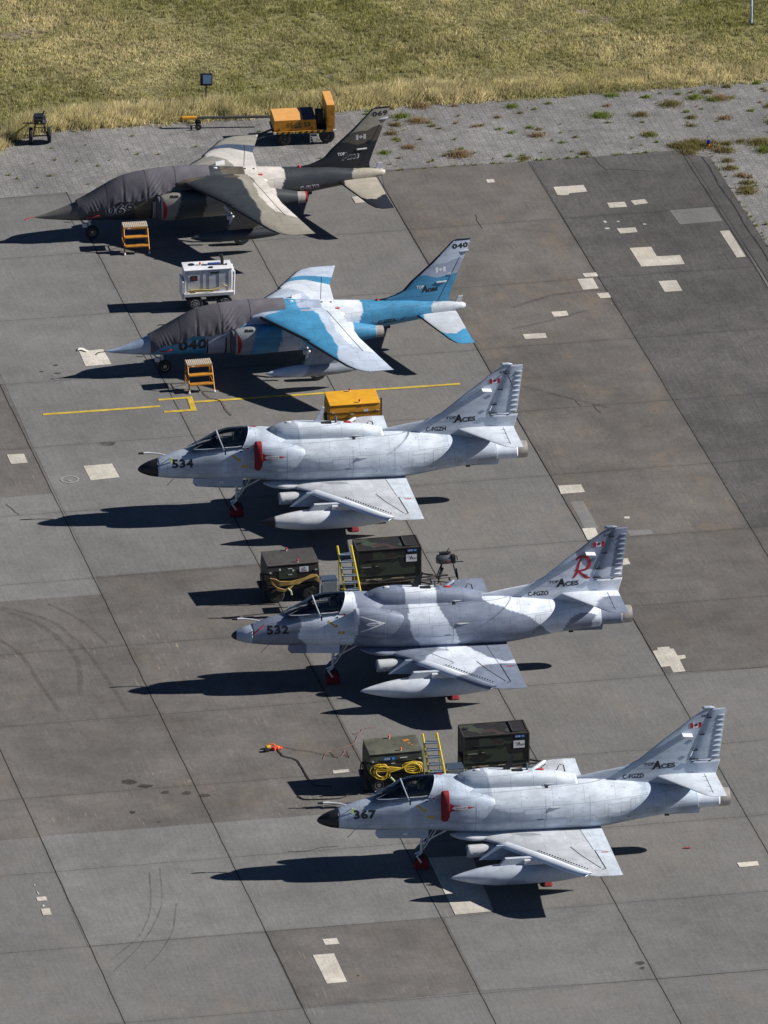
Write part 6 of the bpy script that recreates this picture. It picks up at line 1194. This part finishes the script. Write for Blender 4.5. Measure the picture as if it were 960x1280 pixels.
cord_b=wire('red_cord',[(-3.15,-17.9),(-2.66,-18.14),(-2.11,-18.33),(-1.69,-18.55),(-1.45,-18.7),(-1.62,-18.3),(-1.35,-18.75),(-1.15,-18.2),(-1.02,-18.7),(-1.2,-18.5)],.007,MRC,'thin red cord trailing from the headset to a tangle','cord')
wire('red_string',[(-1.83,-18.8),(-1.78,-18.5),(-1.63,-18.26),(-1.15,-17.97),(-.85,-17.53),(-.79,-17.09),(-.92,-16.95),(-.7,-16.87),(-.61,-16.6),(-.21,-16.5)],.006,MRC,'thin red cord zigzagging across the slab behind the olive unit','cord')
wire('red_string',[(-5.83,9.73),(-5.62,9.21),(-5.22,8.9),(-5.05,8.18),(-4.87,7.75)],.010,mat('dark_red_cord',(.20,.05,.04),.7),'dark red cord crossing the yellow line below the 040 boarding steps','cord')
for q_ in (cord_a,cord_b):
    for k_ in ('label','category'): del q_[k_]
    q_.parent=hs; q_.matrix_parent_inverse=(Matrix.Translation(hs.location)@hs.rotation_euler.to_matrix().to_4x4()).inverted()
wire('static_wire',[(-7.35,15.3),(-7.0,15.35),(-6.9,14.9),(-6.6,14.2)],.014,M_CABLE_B,'black wire hook on the slab below the white generator cart','wire')
wire('black_hose',[(-2.6,-21.5),(-2.3,-21.75),(-1.4,-21.7),(-1.1,-21.45),(-1.9,-21.5)],.018,M_CABLE_B,'black hose loop at the lower edge of the olive unit\'s shadow','hose')
# white cloth by the pitot of the 040 jet
v=[];n_=14
for i in range(n_):
    for k in range(5):
        a=i/(n_-1); v.append((-.30+.62*a,.10*(k-2)*(1-a*.5)+.10*math.sin(a*5),.03+.05*abs(math.sin(i*1.7+k*1.3))*(1-a*.6)))
o=mk('white_cloth',v,[[i*5+k,(i+1)*5+k,(i+1)*5+k+1,i*5+k+1] for i in range(n_-1) for k in range(4)],mat('white_cloth_fabric',(.68,.66,.60),.8,0,.15,8),None,True); o.location=(-9.75,13.15,.02); o.scale=(.55,.55,.55); o.rotation_euler=(0,0,R(-12)); tag(o,'crumpled white cloth lying on the pale patch ahead of the 040 jet','cloth')
tag(MB().box((0,0,.015),(.22,.04,.02),0,None,.008).build('red_tag',M_RED),'small red tag lying on the slab below the tail of jet 367','tag').location=(8.9,-28.8,.015)
bpy.data.objects['red_tag' if False else [o.name for o in bpy.data.objects if o.name.startswith('red_tag') and o.parent is None][0]].location=(9.0,-25.2,.015)
